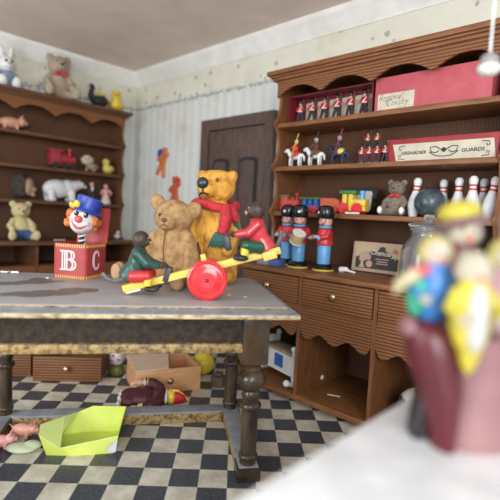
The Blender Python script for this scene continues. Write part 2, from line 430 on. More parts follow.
hutch('dim oak dresser with empty drawer openings against the left wall', (-4.715, 1.29, 0), pi / 2, .305, .605, False, oak_l, oak_l)

# ------------------------------------------------------------------ table
TA = RD(53.75)
def TP(a, b, z): return (a * cos(TA) - b * sin(TA), a * sin(TA) + b * cos(TA), z)
tb = thing('table', 'old dark wooden table with dusty top, gilded apron edge and turned legs', 'table', TP(-.235, 2.545, 0), TA)
MB().bx(-.815, .815, -.485, .485, .894, .92, .003).build('tabletop', table_top, tb)
MB().bx(-.8165, .8165, -.4865, .4865, .908, .9155, .001).build('edge_line', gilt, tb)
rq = lambda o, z: [(-.815 - o, -.485 - o, z), (.815 + o, -.485 - o, z), (.815 + o, .485 + o, z), (-.815 - o, .485 + o, z)]
lip = MB(); R4 = [[lip.bm.verts.new(p) for p in r] for r in (rq(-.01, .910), rq(.012, .9065), rq(.030, .898), rq(.050, .8945), rq(.050, .885), rq(-.01, .885))]
for a_, b_ in zip(R4, R4[1:]):
    for k in range(4): lip.bm.faces.new((a_[k], a_[(k + 1) % 4], b_[(k + 1) % 4], b_[k]))
lip.bm.faces.new(R4[0]); lip.bm.faces.new(R4[-1])
lip.build('edge_moulding', dusty_rail, tb)
MB().bx(-.868, .868, -.538, .538, .8715, .8925, .006).build('edge_band', worn_edge, tb)
LX, LY = .69, .335
for sx in (-1, 1):
    for sy in (-1, 1):
        M = T(sx * LX, sy * LY, 0)
        l = MB().box((sx * LX, sy * LY, .742), (.135, .135, .264), bev=.012)
        l.lathe([(.045, .66), (.05, .605), (.043, .598), (.038, .592), (.045, .582), (.05, .575), (.045, .568), (.058, .558), (.07, .54), (.074, .52), (.070, .50), (.058, .482), (.046, .47), (.042, .462),
                 (.046, .455), (.049, .44), (.046, .425), (.041, .418), (.041, .405), (.050, .398), (.056, .388), (.056, .378), (.05, .368), (.042, .362), (.042, .13), (.048, .125), (.051, .115), (.048, .105), (.042, .10), (.042, .072)], M, 28)
        l.box((sx * LX, sy * LY, .036), (.12, .12, .072), bev=.006)
        l.build('leg', leg_dark, tb)
for sy in (-1, 1):
    MB().bx(-LX + .06, LX - .06, sy * (LY + .03) - .02, sy * (LY + .03) + .02, .70, .872).build('apron', antique, tb)
    y = sy * (LY + .045)
    MB().bx(-LX + .06, LX - .065, y - .03, y + .03, .674, .722, .012).build('gilded_moulding', gilt, tb)
for sx in (-1, 1):
    MB().bx(sx * (LX + .03) - .02, sx * (LX + .03) + .02, -LY + .06, LY - .06, .69, .835).build('apron', antique, tb)
    x = sx * (LX + .045)
    MB().bx(x - .03, x + .03, -LY + .065, LY - .065, .674, .722, .012).build('gilded_moulding', gilt, tb)
    s = MB().bx(sx * LX - .05, sx * LX + .05, -LY, LY, .0, .066, .005).build('stretcher', gilt, tb)
    MB().bx(sx * LX - .052, sx * LX + .052, -LY - .05, LY + .05, .064, .076, .004).build('dusty_top', dusty_rail, s)
s = MB().bx(-LX, LX, LY - .05, LY + .05, .0, .066, .005).build('stretcher', gilt, tb)
MB().bx(-LX - .05, LX + .05, LY - .052, LY + .052, .0645, .0765, .004).build('dusty_top', dusty_rail, s)

# ------------------------------------------------------------------ drawers pulled out onto the floor
def loose_drawer(label, loc, rz, w, d, h, m, th=.014):
    t = thing('loose_drawer', label, 'drawer', loc, rz, 'drawers standing on the floor')
    f = MB().bx(0, w, 0, .018, 0, h, .003).build('drawer_front', m, t)
    knob(f, w / 2, 0, h * .55)
    for x in (.004, w - .004 - th): MB().bx(x, x + th, .018, d, .002, h - .004).build('drawer_side', m, t)
    MB().bx(.004 + th, w - .004 - th, d - th, d, .002, h - .004).build('drawer_back', m, t)
    MB().bx(.004 + th, w - .004 - th, .018, d - th, .006, .016).build('drawer_bottom', m, t)
    return t
loose_drawer('red-brown drawer with one brass knob standing on the floor below the table', (-3.49, 1.362, 0), RD(48.6), .51, .36, .195, oak_drawer)
loose_drawer('partly hidden drawer beside the table leg, at the far left of the floor', (-3.92, 1.00, 0), RD(48.6), .51, .36, .195, oak_drawer)
dr = loose_drawer('pale orange open drawer on the checkered floor behind the lying doll', (-2.735, 1.79, 0), RD(69.3), .49, .36, .180, pale_wood)
bd = thing('wooden_board', 'thin pale board lying slanted across the open drawer', 'board', (-2.735, 1.79, .1815), RD(60))
MB().prism([(-.01, .0), (.235, .05), (.27, .40), (-.06, .40)], 0, .008, 'XY').build('board', ply, bd)

# ------------------------------------------------------------------ toy makers
def teddy(name, label, loc, rz, h, fur, pad, group=None, bow=None, eyes=True, nose=nose_b, sc_head=1.0):
    """a sitting teddy bear of height h, facing -Y"""
    t = thing(name, label, 'teddy bear', loc, rz, group, sc=h)
    b = MB()
    b.ell((0, 0, .27), (.235, .20, .27)); b.ell((0, -.01, .42), (.18, .16, .15))
    hd = .205 * sc_head
    b.ell((0, -.01, .74), (hd * 1.1, hd, hd)); b.ell((0, -hd * .85, .70), (hd * .5, hd * .45, hd * .42))
    for s in (-1, 1):
        b.ell((s * hd * .88, .02, .74 + hd * .78), (hd * .42, hd * .2, hd * .42))
        b.limb([(s * .17, -.02, .48), (s * .27, -.10, .36), (s * .24, -.22, .27)], [.085, .08, .075])
        b.limb([(s * .14, -.06, .11), (s * .24, -.25, .10), (s * .27, -.36, .11)], [.11, .10, .095])
        b.ell((s * .28, -.40, .14), (.095, .06, .13))
    body = b.build('body', fur, t, fuse=.016, smooth=4)
    for s in (-1, 1):
        MB().ell((s * .285, -.455, .145), (.06, .012, .085)).build('foot_pad', pad, t)
    if eyes:
        for s in (-1, 1): MB().ell((s * hd * .42, -hd * .90, .79), .022).build('eye', nose_b, t)
        MB().ell((0, -hd * 1.28, .725), (.04, .025, .028)).build('nose', nose, t)
    if bow:
        k = MB()
        for s in (-1, 1): k.ell((s * .075, -.19, .545), (.075, .03, .045), (0, s * .3, 0))
        k.ell((0, -.2, .545), .035)
        k.build('bow', bow, t)
    return t

# ---- big tan bear on the table
BX = TP(.045, 2.74, .92)
t = thing('teddy_bear', 'worn tan jointed teddy bear sitting behind the seesaw on the table', 'teddy bear', BX, VIEW + RD(-4))
b = MB()
b.ell((-.02, 0, .17), (.125, .10, .18)); b.ell((-.02, -.005, .27), (.095, .085, .075))
b.ell((0, -.01, .395), (.118, .10, .105)); b.ell((-.02, -.09, .365), (.062, .055, .048))
b.ell((-.105, .0, .478), (.046, .028, .05), (0, -.35, 0)); b.ell((.115, -.01, .44), (.05, .032, .055), (0, .7, 0))
b.limb([(-.11, -.01, .275), (-.145, -.05, .17), (-.135, -.10, .08)], [.04, .048, .042])
b.limb([(.085, -.02, .275), (.122, -.06, .17), (.125, -.10, .08)], [.045, .05, .042])
b.limb([(-.07, -.03, .06), (-.17, -.06, .055), (-.265, -.09, .055)], [.062, .052, .042])
b.ell((-.285, -.11, .068), (.048, .034, .058), (0, 0, RD(-25)))
b.limb([(.04, -.03, .06), (.07, -.14, .05), (.085, -.24, .045)], [.065, .054, .045])
b.ell((.09, -.262, .055), (.045, .028, .058))
b.build('body', tan_fur, t, fuse=.0085, smooth=4)
MB().ell((-.298, -.138, .068), (.036, .010, .046), (0, 0, RD(-25))).build('foot_pad', tan_pad, t)
MB().ell((.09, -.288, .056), (.034, .01, .045)).build('foot_pad', tan_pad, t)
for x in (-.062, .020): MB().ell((x, -.098, .405), (.009, .009, .010)).build('eye', nose_b, t)
MB().ell((-.024, -.143, .378), (.017, .010, .012)).build('nose', gold_seam, t)
MB().tube([(-.024, -.146, .37), (-.026, -.143, .352), (-.045, -.138, .344)], .003, 6).tube([(-.026, -.143, .352), (-.004, -.138, .342)], .003, 6).build('mouth', gold_seam, t)
MB().tube([(-.03, -.088, .31), (-.032, -.107, .22), (-.028, -.108, .12)], .0035, 6).build('belly_seam', gold_seam, t)

# ---- big yellow bear
t = thing('teddy_bear', 'tall golden yellow bear with red scarf standing behind the seesaw', 'teddy bear', TP(.300, 2.855, .92), VIEW + RD(-12), sc=1.03)
b = MB(); Z = rot((0, 0, RD(-10)))
b.ell((0, 0, .25), (.150, .115, .25)); b.ell((0, 0, .40), (.118, .10, .10))
hb = MB(); hb.ell((0, -.005, .575), (.122, .10, .10)); hb.ell((0, .0, .632), (.125, .08, .048)); hb.ell((-.005, -.10, .557), (.060, .065, .050))
for q in (-1, 1): hb.ell((q * .100, .005, .642), (.036, .032, .036))
bmesh.ops.transform(hb.bm, matrix=Z, verts=hb.bm.verts)
tmp_ = bpy.data.meshes.new('m'); hb.bm.to_mesh(tmp_); b.bm.from_mesh(tmp_); bpy.data.meshes.remove(tmp_); hb.bm.free()
for q in (-1, 1):
    b.limb([(q * .115, -.01, .40), (q * .142, -.05, .30), (q * .115, -.10, .20)], [.040, .042, .036])
    b.limb([(q * .080, -.02, .13), (q * .09, -.05, .06)], [.085, .078]); b.ell((q * .095, -.08, .045), (.062, .09, .045))
b.build('body', gold_fur, t, fuse=.009, smooth=3)
for q in (-1, 1): MB().ell((q * .052, -.098, .612), (.011, .008, .013)).build('eye', gold_seam, t, M=Z)
MB().ell((-.010, -.160, .588), (.036, .026, .034)).build('nose', nose_b, t, M=Z)
MB().tube([(-.005, -.166, .56), (-.007, -.164, .535), (-.035, -.150, .520)], .006, 6).tube([(-.007, -.164, .535), (.028, -.152, .520)], .006, 6).build('mouth', nose_b, t, M=Z)
MB().tube([(-.07, -.105, .24), (-.05, -.114, .19), (-.05, -.114, .15)], .006, 6).build('belly_crease', gold_seam, t)
sf = MB()
ring = [(.125 * cos(a), .110 * sin(a) - .005, .462 + .014 * sin(2 * a)) for a in [2 * pi * k / 20 for k in range(21)]]
sf.tube(ring, .029, 10)
sf.tube([(.085, -.105, .465), (.105, -.125, .40), (.098, -.135, .34), (.082, -.140, .300)], [.030, .036, .035, .030], 10)
sf.tube([(.10, -.075, .46), (.135, -.08, .42), (.15, -.07, .37)], [.028, .028, .022], 10)
scf = sf.build('scarf', scarf, t, fuse=.008, smooth=2)
fg = MB()
for k in range(7): fg.tube([(.082 + (k - 3) * .009, -.140, .305), (.074 + (k - 3) * .015, -.146, .26), (.066 + (k - 3) * .020, -.142 + .004 * (k % 2), .215)], [.012, .011, .004], 6)
fg.build('fringe', teal, scf, fuse=.004, smooth=1)
fg = MB()
for k in range(4): fg.tube([(.15 + (k - 1.5) * .007, -.07, .375), (.158 + (k - 1.5) * .011, -.065, .31)], [.009, .004], 6)
fg.build('fringe', teal, scf, fuse=.004, smooth=1)

# ---- seesaw
ss = thing('seesaw', 'yellow wooden seesaw with round red wheels at the front of the table', 'seesaw', TP(.215, 2.275, .92), RD(46))
tilt = RD(-16.6)
BM = T(-.01, 0, .150) @ rot((0, tilt, 0))
MB().bx(-.425, .385, -.032, .032, -.016, .020, .004).build('beam', beam_y, ss, M=BM)
for y in (-.062, .062):
    w = MB().lathe([(.086, -.020), (.097, -.016), (.099, -.008), (.099, .008), (.097, .014), (.088, .018), (.082, .012), (.068, .012), (.062, .016), (.03, .015), (.012, .014), (0, .014)], T(.0, y, .099) @ rot((pi / 2, 0, 0)), 40).build('wheel', wheel_red, ss)
    MB().ell((.0, y - .014, .099), (.009, .005, .009)).build('hub_dimple', bur, w)
MB().cyl((0, -.05, .099), (0, .05, .099), .012, seg=12).build('axle', beam_y, ss)
MB().bx(-.013, .013, -.012, .012, .012, .075, .004).build('peg', beam_y, ss, M=BM)
MB().bx(-.415, -.34, -.028, .028, -.026, -.014, .004).build('beam_foot', white, ss, M=BM)
MB().bx(.29, .36, -.05, -.031, -.03, .012, .004).build('beam_foot', beam_y, ss, M=BM)
def monkey(label, x, flip, jacket, pants, sock, tailp):
    """a monkey seated astride the beam, facing +X in its own frame"""
    p = ss_world @ BM @ Vector((x, 0, .0205))
    t = thing('toy_monkey', label, 'toy monkey', p, RD(46) + (pi if flip else 0), sc=1.13)
    g = 1 if flip else -1
    b = MB()
    b.ell((.005, 0, .185), (.038, .036, .040)); b.ell((.034, 0, .178), (.020, .022, .018))
    b.tube([(0, 0, .165), (0, 0, .14)], .02, 10)
    b.build('head', monkey_b, t, fuse=.004, smooth=2)
    MB().ell((.048, 0, .174), (.010, .015, .011)).build('muzzle', monkey_face, t)
    e = MB()
    for s in (-1, 1): e.ell((.040, s * .013, .195), .0045, u=8, v=6)
    e.build('eyes', monkey_face, t)
    j = MB()
    j.ell((-.005, 0, .085), (.043, .045, .062), (0, .12, 0)); j.ell((.0, 0, .125), (.035, .047, .03))
    j.tube([(-.02, 0, .06), (-.05, 0, .012)], [.042, .048], 12)
    for s in (-1, 1): j.limb([(0, s * .045, .125), (.04, s * .052, .085), (.085, s * .03, .075)], [.021, .019, .016])
    j.tube([(.0, 0, .15), (.0, 0, .138)], [.026, .032], 12)
    j.build('jacket', jacket, t, fuse=.0045, smooth=2)
    for s in (-1, 1):
        h = MB().ell((.102, s * .026, .075), (.014, .011, .013))
        for k in range(4): h.limb([(.108, s * (.018 + .006 * k), .08), (.122, s * (.017 + .006 * k), .078 - .002 * k), (.124, s * (.017 + .006 * k), .068)], [.0042, .004, .0035], 6)
        h.limb([(.100, s * .016, .084), (.112, s * .010, .086)], [.0045, .004], 6)
        h.build('hand', monkey_b, t)
        q = MB().limb([(-.015, s * .026, .024), (.045, s * .045, .030)], [.031, .025]).build('trouser_leg', pants, t)
        MB().tube([(.048, s * .045, .022), (.050, s * .046, -.012)], [.020, .018], 10).build('sock', sock, t)
        MB().ell((.066, s * .047, -.026), (.034, .017, .013)).build('shoe', bootblack, t)
    MB().tube([(-.05, 0, .015)] + [(-.05 - .1 * q, .0, .015 + dz) for q, dz in tailp], [.012, .012, .011, .011, .009], 8).build('tail', tail_g, t)
    # the black lumpy grip held in front
    MB().box((.128, 0, .036), (.030, .062, .07), (0, .25, 0), bev=.01).build('grip', bootblack, t)
    return t
ss_world = Matrix.Translation(ss.location) @ rot((0, 0, RD(46)))
monkey('brown monkey in green jacket and red shorts on low end of seesaw', -.345, False, jacket_g, red, yellow, [(.25, -.012), (.6, -.020), (.9, -.008), (1.1, .014)])
monkey('brown monkey in red jacket and green shorts on raised end of seesaw', .262, True, jacket_r, short_g, yellow, [(.2, .0), (.45, .02), (.6, .055), (.62, .085)])

# ---- jack-in-the-box
jb = thing('jack_in_the_box', 'red lettered jack-in-the-box with a blue-hatted clown head on the table', 'jack-in-the-box', (-2.705, 1.160, .92), RD(29))
JW, JH = .228, .208
o = MB()
def rrect(x0, x1, y0, y1, r, n=5):
    out = []
    for cx, cy, a0 in ((x1 - r, y0 + r, -pi / 2), (x1 - r, y1 - r, 0), (x0 + r, y1 - r, pi / 2), (x0 + r, y0 + r, pi)):
        out += [(cx + r * cos(a0 + pi / 2 * k / n), cy + r * sin(a0 + pi / 2 * k / n)) for k in range(n + 1)]
    return out
out = rrect(0, JW, 0, JW, .028); inn = rrect(.012, JW - .012, .012, JW - .012, .02)
def loft(mb, rings):
    R = [[mb.bm.verts.new(p) for p in r] for r in rings]
    n = len(R[0])
    for a, b in zip(R, R[1:]):
        for k in range(n): mb.bm.faces.new((a[k], a[(k + 1) % n], b[(k + 1) % n], b[k]))
    mb.bm.faces.new(R[0][::-1]); mb.bm.faces.new(R[-1])
    return mb
lv = lambda poly, z: [(x, y, z) for x, y in poly]
loft(o, [lv(out, 0), lv(out, JH), lv(inn, JH), lv(inn, .02)]).build('box', jack_red, jb)
for z in (.010, JH - .012):
    ds = MB()
    n = 12
    for k in range(n):
        u = .028 + (JW - .056) * k / (n - 1)
        ds.box((u, -.0005, z), (.007, .003, .018)); ds.box((JW + .0005, u, z), (.003, .007, .018))
    for a in (-62, -28):
        ds.box((JW - .028 + .0285 * cos(RD(a)), .028 + .0285 * sin(RD(a)), z), (.003, .007, .018), (0, 0, RD(a)))
    ds.build('dashed_trim', gold_paint, jb)
def strokes(paths, r, M):
    b = MB()
    for p in paths: b.tube([(x, 0, z) for x, z in p], r, 6)
    return b, M
def arc(cx, cz, rx, rz, a0, a1, n=12): return [(cx + rx * cos(RD(a0 + (a1 - a0) * k / n)), cz + rz * sin(RD(a0 + (a1 - a0) * k / n))) for k in range(n + 1)]
Bp = [[(-.052, .055), (.0, .055)], [(-.052, -.055), (.0, -.055)], [(-.036, .055), (-.036, -.055)], [(-.020, .055), (-.020, -.055)], [(-.006, .05), (-.006, -.05)],
      [(-.0, .055)] + arc(.004, .03, .022, .025, 90, -90) + [(-.006, .005)], [(.0, .005)] + arc(.004, -.025, .030, .030, 90, -90) + [(-.006, -.055)],
      [(.006, .055)] + arc(.018, .03, .026, .025, 90, -90) + [(.012, .005)], [(.012, .004)] + arc(.020, -.025, .034, .030, 90, -90) + [(.0, -.055)]]
Cp = [arc(0, 0, .036, .056, 50, 310), arc(-.004, 0, .020, .050, 60, 300), [(.022, .044), (.026, .022)], [(.022, -.044), (.026, -.022)]]
b, _ = strokes(Bp, .0052, None); b.build('letter', letter_w, jb, M=T(JW * .47, -.001, JH * .52) @ Matrix.Diagonal((1, .35, 1, 1)))
b, _ = strokes(Cp, .0052, None); b.build('letter', letter_w, jb, M=T(JW + .001, JW * .47, JH * .52) @ rot((0, 0, pi / 2)) @ Matrix.Diagonal((1, .35, 1, 1)))
lid = MB().prism(rrect(.005, JW - .005, 0, .225, .014), -.006, .006, 'XZ').build('lid', jack_red, jb, M=T(0, JW + .004, JH - .006) @ rot((RD(-7), 0, 0)))
hx, hy, hz = JW * .56, JW * .46, .345
coil = [(hx + .020 * cos(a), hy + .020 * sin(a), .03 + (hz - .09) * a / (2 * pi * 9)) for a in [2 * pi * 9 * k / 110 for k in range(111)]]
MB().tube(coil, .0055, 6).build('spring', white, jb)
MB().cyl((hx, hy, .02), (hx, hy, hz - .05), .013, seg=12).build('spring_core', blackm, jb)
HM = T(hx, hy, hz) @ rot((RD(-3), RD(12), RD(22)))
head = MB().ell((0, 0, 0), (.078, .072, .085)).ell((0, -.02, -.035), (.055, .055, .045)).build('head', face_w, jb, fuse=.006, smooth=3, M=HM)
hr = MB(); random.seed(3)
for s in (-1, 1):
    for k in range(16): hr.ell((s * (.066 + random.uniform(-.008, .022)), random.uniform(-.02, .045), random.uniform(-.035, .05)), random.uniform(.016, .025), u=10, v=7)
hr.build('hair', orange, head, fuse=.005, smooth=1, M=HM)
ht = MB().lathe([(.070, .045), (.098, .046), (.104, .053), (.098, .062), (.078, .066), (.074, .085), (.078, .125), (.080, .138), (.070, .146), (0, .148)], rot((RD(-6), RD(6), 0)), 30).build('hat', blue, head, M=HM)
MB().ell((-.058, -.078, .076), (.026, .010, .016), (0, .5, .6)).ell((-.034, -.090, .090), (.018, .010, .022), (0, -.4, .3)).ell((-.046, -.088, .077), .012).build('hat_flower', yellow, ht, M=HM)
MB().ell((-.006, -.088, .004), (.024, .022, .022)).build('nose', nose_r, head, M=HM)
for s in (-1, 1):
    MB().ell((s * .028 - .002, -.066, .036), (.013, .008, .016)).build('eye', blackm, head, M=HM)
    MB().ell((s * .028 - .006, -.073, .041), (.004, .003, .005)).build('eye_glint', white, head, M=HM)
    MB().ell((s * .050 - .002, -.053, -.012), (.015, .008, .013), (0, 0, s * .6)).build('cheek', cheek, head, M=HM)
sm = [(-.042 + .084 * k / 12, -.060 - .020 * sin(pi * k / 12), -.022 - .026 * sin(pi * k / 12)) for k in range(13)]
MB().tube(sm, [.003 + .0055 * sin(pi * k / 12) for k in range(13)], 8).build('smile', nose_r, head, M=HM)

# small white scraps on the table
def scrap(label, loc, rz, parts, m=white, name='plastic_scrap', group=None):
    b = MB()
    for p0, p1, r in parts: b.limb([p0, p1], [r, r * .8], 8)
    o = b.build(name, m, None, fuse=.003, smooth=1); o.location = loc; o.rotation_euler = (0, 0, rz)
    return tag(o, label, 'scrap', group)
scrap('white plastic scrap on the left rear table edge, nearer the dresser leftmost', TP(-.965, 2.985, .9275), VIEW, [((-.02, 0, 0), (.015, 0, 0), .0065), ((.015, 0, 0), (.022, .015, .002), .006)])
scrap('forked white plastic scrap on the table, just right of the leftmost one', TP(-.90, 2.965, .9295), VIEW, [((-.02, 0, -.001), (.02, 0, .002), .0075), ((.015, 0, .002), (.028, -.018, -.001), .007), ((-.01, 0, 0), (.005, .022, 0), .007)])
scrap('tiny white chip on the table beside the brown dust-free patch', TP(-.675, 2.80, .9235), 0, [((-.010, 0, 0), (.010, .004, 0), .0045)])
for i, (a, b_, l) in enumerate(((.34, 2.36, 'left of the two white flecks on the table right of the red wheel'), (.42, 2.31, 'right of the two white flecks on the table right of the red wheel'))):
    scrap(l, TP(a, b_, .922), .6, [((-.008, 0, 0), (.008, .003, 0), .003)], name='paint_fleck', group='white flecks on the table')

# ------------------------------------------------------------------ floor toys
# lying doll
dl = thing('rag_doll', 'small doll in maroon dress and red hat lying face down on the floor', 'doll', (-2.53, 1.79, 0), RD(50))
dl.scale = (1.0, 1.30, 1.22)
b = MB(); b.ell((-.08, 0, .055), (.13, .075, .052)); b.ell((-.15, 0, .05), (.08, .085, .048)); b.ell((.05, 0, .06), (.06, .065, .05))
b.limb([(.05, -.06, .06), (.0, -.10, .05), (-.06, -.112, .04)], [.03, .028, .026]); b.limb([(.05, .05, .085), (.0, .075, .105), (-.05, .08, .11)], [.03, .028, .026])
b.build('dress', maroon, dl, fuse=.006, smooth=2)
lc = MB()
for k in range(9): lc.ell((-.215 + .008 * (k % 2), -.07 + .0175 * k, .045 + .022 * sin(pi * k / 8)), (.016, .014, .02), u=10, v=7)
lc.build('lace_hem', lace, dl, fuse=.004, smooth=1)
lc = MB()
for k in range(8): lc.ell((.095, -.05 + .0142 * k, .06 + .02 * sin(pi * k / 7)), (.012, .011, .022), u=10, v=7)
lc.build('lace_collar', lace, dl, fuse=.004, smooth=1)
MB().ell((-.07, -.113, .04), (.018, .028, .028)).build('lace_cuff', lace, dl); MB().ell((-.06, .081, .110), (.018, .028, .022)).build('lace_cuff', lace, dl)
MB().ell((-.055, -.112, .042), (.010, .030, .030)).build('yellow_cuff', yellow, dl); MB().ell((-.043, .081, .112), (.010, .030, .024)).build('yellow_cuff', yellow, dl)
for (x, y, z) in ((-.105, -.115, .038), (-.100, .083, .106)):
    h = MB().ell((x, y, z), (.034, .022, .020))
    for k in range(4): h.limb([(x - .02, y - .014 + .0095 * k, z + .004), (x - .045 - .004 * (k in (1, 2)), y - .016 + .0105 * k, z - .002), (x - .055 - .005 * (k in (1, 2)), y - .015 + .010 * k, z - .012)], [.0075, .007, .006], 8)
    h.limb([(x + .005, y + .018, z), (x - .015, y + .034, z - .004)], [.0075, .0065], 8)
    h.build('hand', flesh, dl)
hd = MB().ell((.128, 0, .058), (.040, .042, .044)).build('head', yellow, dl)
hc = MB().tube([(.150, 0, .06), (.175, 0, .058), (.215, 0, .048), (.245, 0, .036)], [.042, .040, .026, .006], 18).build('hat', red, dl)
MB().tube([(.14, -.012, .098), (.170, -.012, .098), (.205, -.01, .076), (.245, -.008, .042)], [.008, .008, .007, .006], 8).build('hat_band', yellow, hc)

# little white clown figure between the drawers
cf = thing('clown_figure', 'white-faced little figure with red spots between the two drawers on the floor', 'toy figure', (-3.235, 1.93, 0), VIEW)
MB().lathe([(.05, 0), (.06, .015), (.058, .05), (.045, .075), (0, .078)]).build('base', pl('olive_green', (.17, .18, .03), .5), cf)
MB().ell((0, 0, .145), (.062, .058, .075)).ell((0, 0, .22), (.045, .043, .045)).build('body', white, cf, fuse=.006)
for p in ((-.02, -.055, .17), (.025, -.056, .135), (-.03, -.052, .12), (.015, -.043, .23)): MB().ell(p, (.011, .008, .011)).build('red_spot', nose_r, cf)
for s in (-1, 1): MB().ell((s * .016, -.039, .222), (.006, .005, .008)).build('eye', blackm, cf)

bl = MB().ell((0, 0, 0), .095, u=32, v=20).build('toy_ball', ballm); bl.location = (-2.80, 2.48, .095); bl.rotation_euler = (0, RD(8), RD(62))
tag(bl, 'yellow, red and white ball on the floor behind the pale open drawer', 'ball')
k = MB().box((0, 0, .04), (.10, .10, .08), bev=.008).box((0, 0, .095), (.06, .06, .03), bev=.008).build('wooden_block', brownw); k.location = (-2.52, 2.40, 0); k.rotation_euler = (0, 0, .5)
tag(k, 'dark worn wooden block on the floor behind the rear table leg', 'block')

# neon bag
bg = thing('plastic_bag', 'crumpled neon yellow plastic bag on the floor under the table', 'bag', TP(-.435, 2.62, 0), TA)
def sheet(quads, name, m, parent, th=.004):
    b = MB(); vs = {}
    for q in quads:
        b.bm.faces.new([vs.setdefault(p, None) or vs.__setitem__(p, b.bm.verts.new(p)) or vs[p] for p in q])
    bmesh.ops.recalc_face_normals(b.bm, faces=b.bm.faces)
    bmesh.ops.solidify(b.bm, geom=b.bm.faces[:], thickness=th)
    return b.build(name, m, parent, ang=15)
P = [(-.16, -.11, 0), (-.02, -.13, 0), (.19, -.12, 0), (.20, .13, 0), (.0, .14, 0), (-.13, .11, 0)]
Q = [(-.195, -.13, .125), (-.08, -.15, .055), (.215, -.13, .100), (.235, .145, .150), (.04, .15, .158), (-.04, .15, .125)]
Rm = [(-.205, -.06, .150), (-.10, .05, .145), (-.09, -.06, .10)]
sheet([(P[i], P[(i + 1) % 6], Q[(i + 1) % 6], Q[i]) for i in range(6)] + [tuple(P)], 'bag_wall', lime, bg)
sheet([(Q[0], Q[1], Rm[2], Rm[0]), (Rm[0], Rm[2], Rm[1]), (Rm[1], Rm[2], Q[5])], 'folded_flap', lime_in, bg, .003)
sheet([(Q[1], Q[2], (.10, -.02, .02), (-.03, -.02, .02))], 'inner_fold', lime_in, bg, .003)
sheet([((.150, -.142, .02), (.205, -.140, .015), (.213, -.138, .085), (.175, -.143, .065))], 'silver_patch', silver, bg, .002)

# pink pig figures in the stretcher frame
def pig(name, label, loc, rz, s, m, grp, lying=False):
    t = thing(name, label, 'toy pig', loc, rz, grp, sc=s, e=(0, 0, rz))
    b = MB(); b.ell((0, 0, .40), (.30, .55, .30)); b.ell((0, -.52, .50), (.25, .24, .25)); b.cyl((0, -.68, .46), (0, -.82, .44), .12, .115)
    for sx in (-1, 1):
        for y in (-.28, .30): b.limb([(sx * .17, y, .25), (sx * .18, y, .07)], [.10, .075])
        b.ell((sx * .17, -.50, .74), (.09, .04, .13), (.5, sx * .4, 0))
    b.tube([(0, .52, .48), (.05, .60, .55), (-.03, .64, .60), (.03, .66, .66)], [.04, .035, .03, .02], 8)
    b.build('body', m, t, fuse=.03, smooth=2)
    MB().ell((.04, -.825, .45), (.022, .01, .03)).ell((-.04, -.825, .45), (.022, .01, .03)).build('nostrils', bur, t)
    for sx in (-1, 1): MB().ell((sx * .11, -.70, .58), .028).build('eye', blackm, t)
    return t
pig('toy_pig', 'round pink toy pig on the floor inside the table stretcher', TP(-.775, 2.72, 0), VIEW + 1.5, .12, pigpink, None)
pig('toy_pig', 'darker pink toy pig nearest the bottom left corner of the floor', TP(-.86, 2.60, 0), VIEW + 1.9, .11, pink, None)
k = MB().ell((0, 0, .022), (.085, .05, .022)).ell((.05, .02, .03), (.05, .035, .024)).build('folded_cloth', pl('pale_green_cloth', (.52, .56, .36), .8), None, fuse=.005); k.location = TP(-.735, 2.56, 0); k.rotation_euler = (0, 0, VIEW)
tag(k, 'pale green folded cloth on the floor beside the pink pigs', 'cloth')

# ------------------------------------------------------------------ left dresser toys
LF = pi / 2                                     # facing out of the left dresser (+X)
top, s1, s2, s3, ct = 2.513, 2.106, 1.758, 1.393, .973
# rabbit
t = thing('toy_rabbit', 'blue and white toy with big white feet sitting on the left dresser top', 'soft toy', (-5.19, 1.72, top), LF, sc=.40)
b = MB(); b.ell((0, 0, .27), (.2, .17, .26)); b.build('body', lilac, t)
b = MB(); b.ell((0, -.02, .65), (.2, .18, .19)); b.ell((0, -.17, .60), (.09, .07, .07))
for s in (-1, 1): b.limb([(s * .09, 0, .8), (s * .12, .02, .97), (s * .13, .02, 1.1)], [.05, .06, .04])
b.build('head', white, t, fuse=.02)
for s in (-1, 1):
    MB().ell((s * .17, -.24, .16), (.12, .11, .17), (.3, 0, s * .2)).build('foot', white, t)
    MB().ell((s * .07, -.19, .70), (.03, .02, .035)).build('eye', blackm, t)
    MB().limb([(s * .18, -.02, .42), (s * .24, -.12, .32)], [.06, .055]).build('arm', lilac, t)
MB().ell((0, -.235, .62), (.035, .02, .025)).build('nose', orange, t)
teddy('teddy_bear', 'large beige plush bear with red bow on the left dresser top', (-5.14, 2.24, top), LF - .15, .50, beige, beige, bow=red)
# swan
t = thing('toy_swan', 'black toy swan with curved neck on the left dresser top', 'toy bird', (-5.07, 2.67, top), LF - 1.3, sc=.26)
b = MB(); b.ell((0, .1, .28), (.26, .42, .27)); b.ell((0, .45, .40), (.14, .2, .10), (-.5, 0, 0)); b.limb([(0, -.2, .3), (0, -.38, .45), (0, -.36, .65), (0, -.28, .78), (0, -.36, .86)], [.17, .14, .11, .10, .11])
for s in (-1, 1): b.ell((s * .2, .15, .34), (.07, .32, .18))
b.build('body', blackm, t, fuse=.02, smooth=2)
MB().tube([(0, -.42, .86), (0, -.58, .81)], [.05, .012], 8).build('beak', nose_r, t)
def bird(name, label, loc, rz, s, m, beak=orange, grp=None):
    t = thing(name, label, 'toy duck', loc, rz, grp, sc=s)
    b = MB(); b.ell((0, .05, .30), (.30, .42, .29)); b.ell((0, .40, .42), (.14, .20, .09), (-.6, 0, 0)); b.ell((0, -.2, .70), (.22, .23, .22)); b.ell((0, -.15, .5), (.17, .17, .14))
    for q in (-1, 1): b.ell((q * .26, .1, .34), (.08, .26, .16), (-.2, 0, 0))
    b.build('body', m, t, fuse=.025, smooth=2)
    MB().ell((0, -.44, .67), (.10, .11, .035)).build('beak', beak, t)
    for q in (-1, 1): MB().ell((q * .12, -.36, .76), .032).build('eye', blackm, t)
    return t
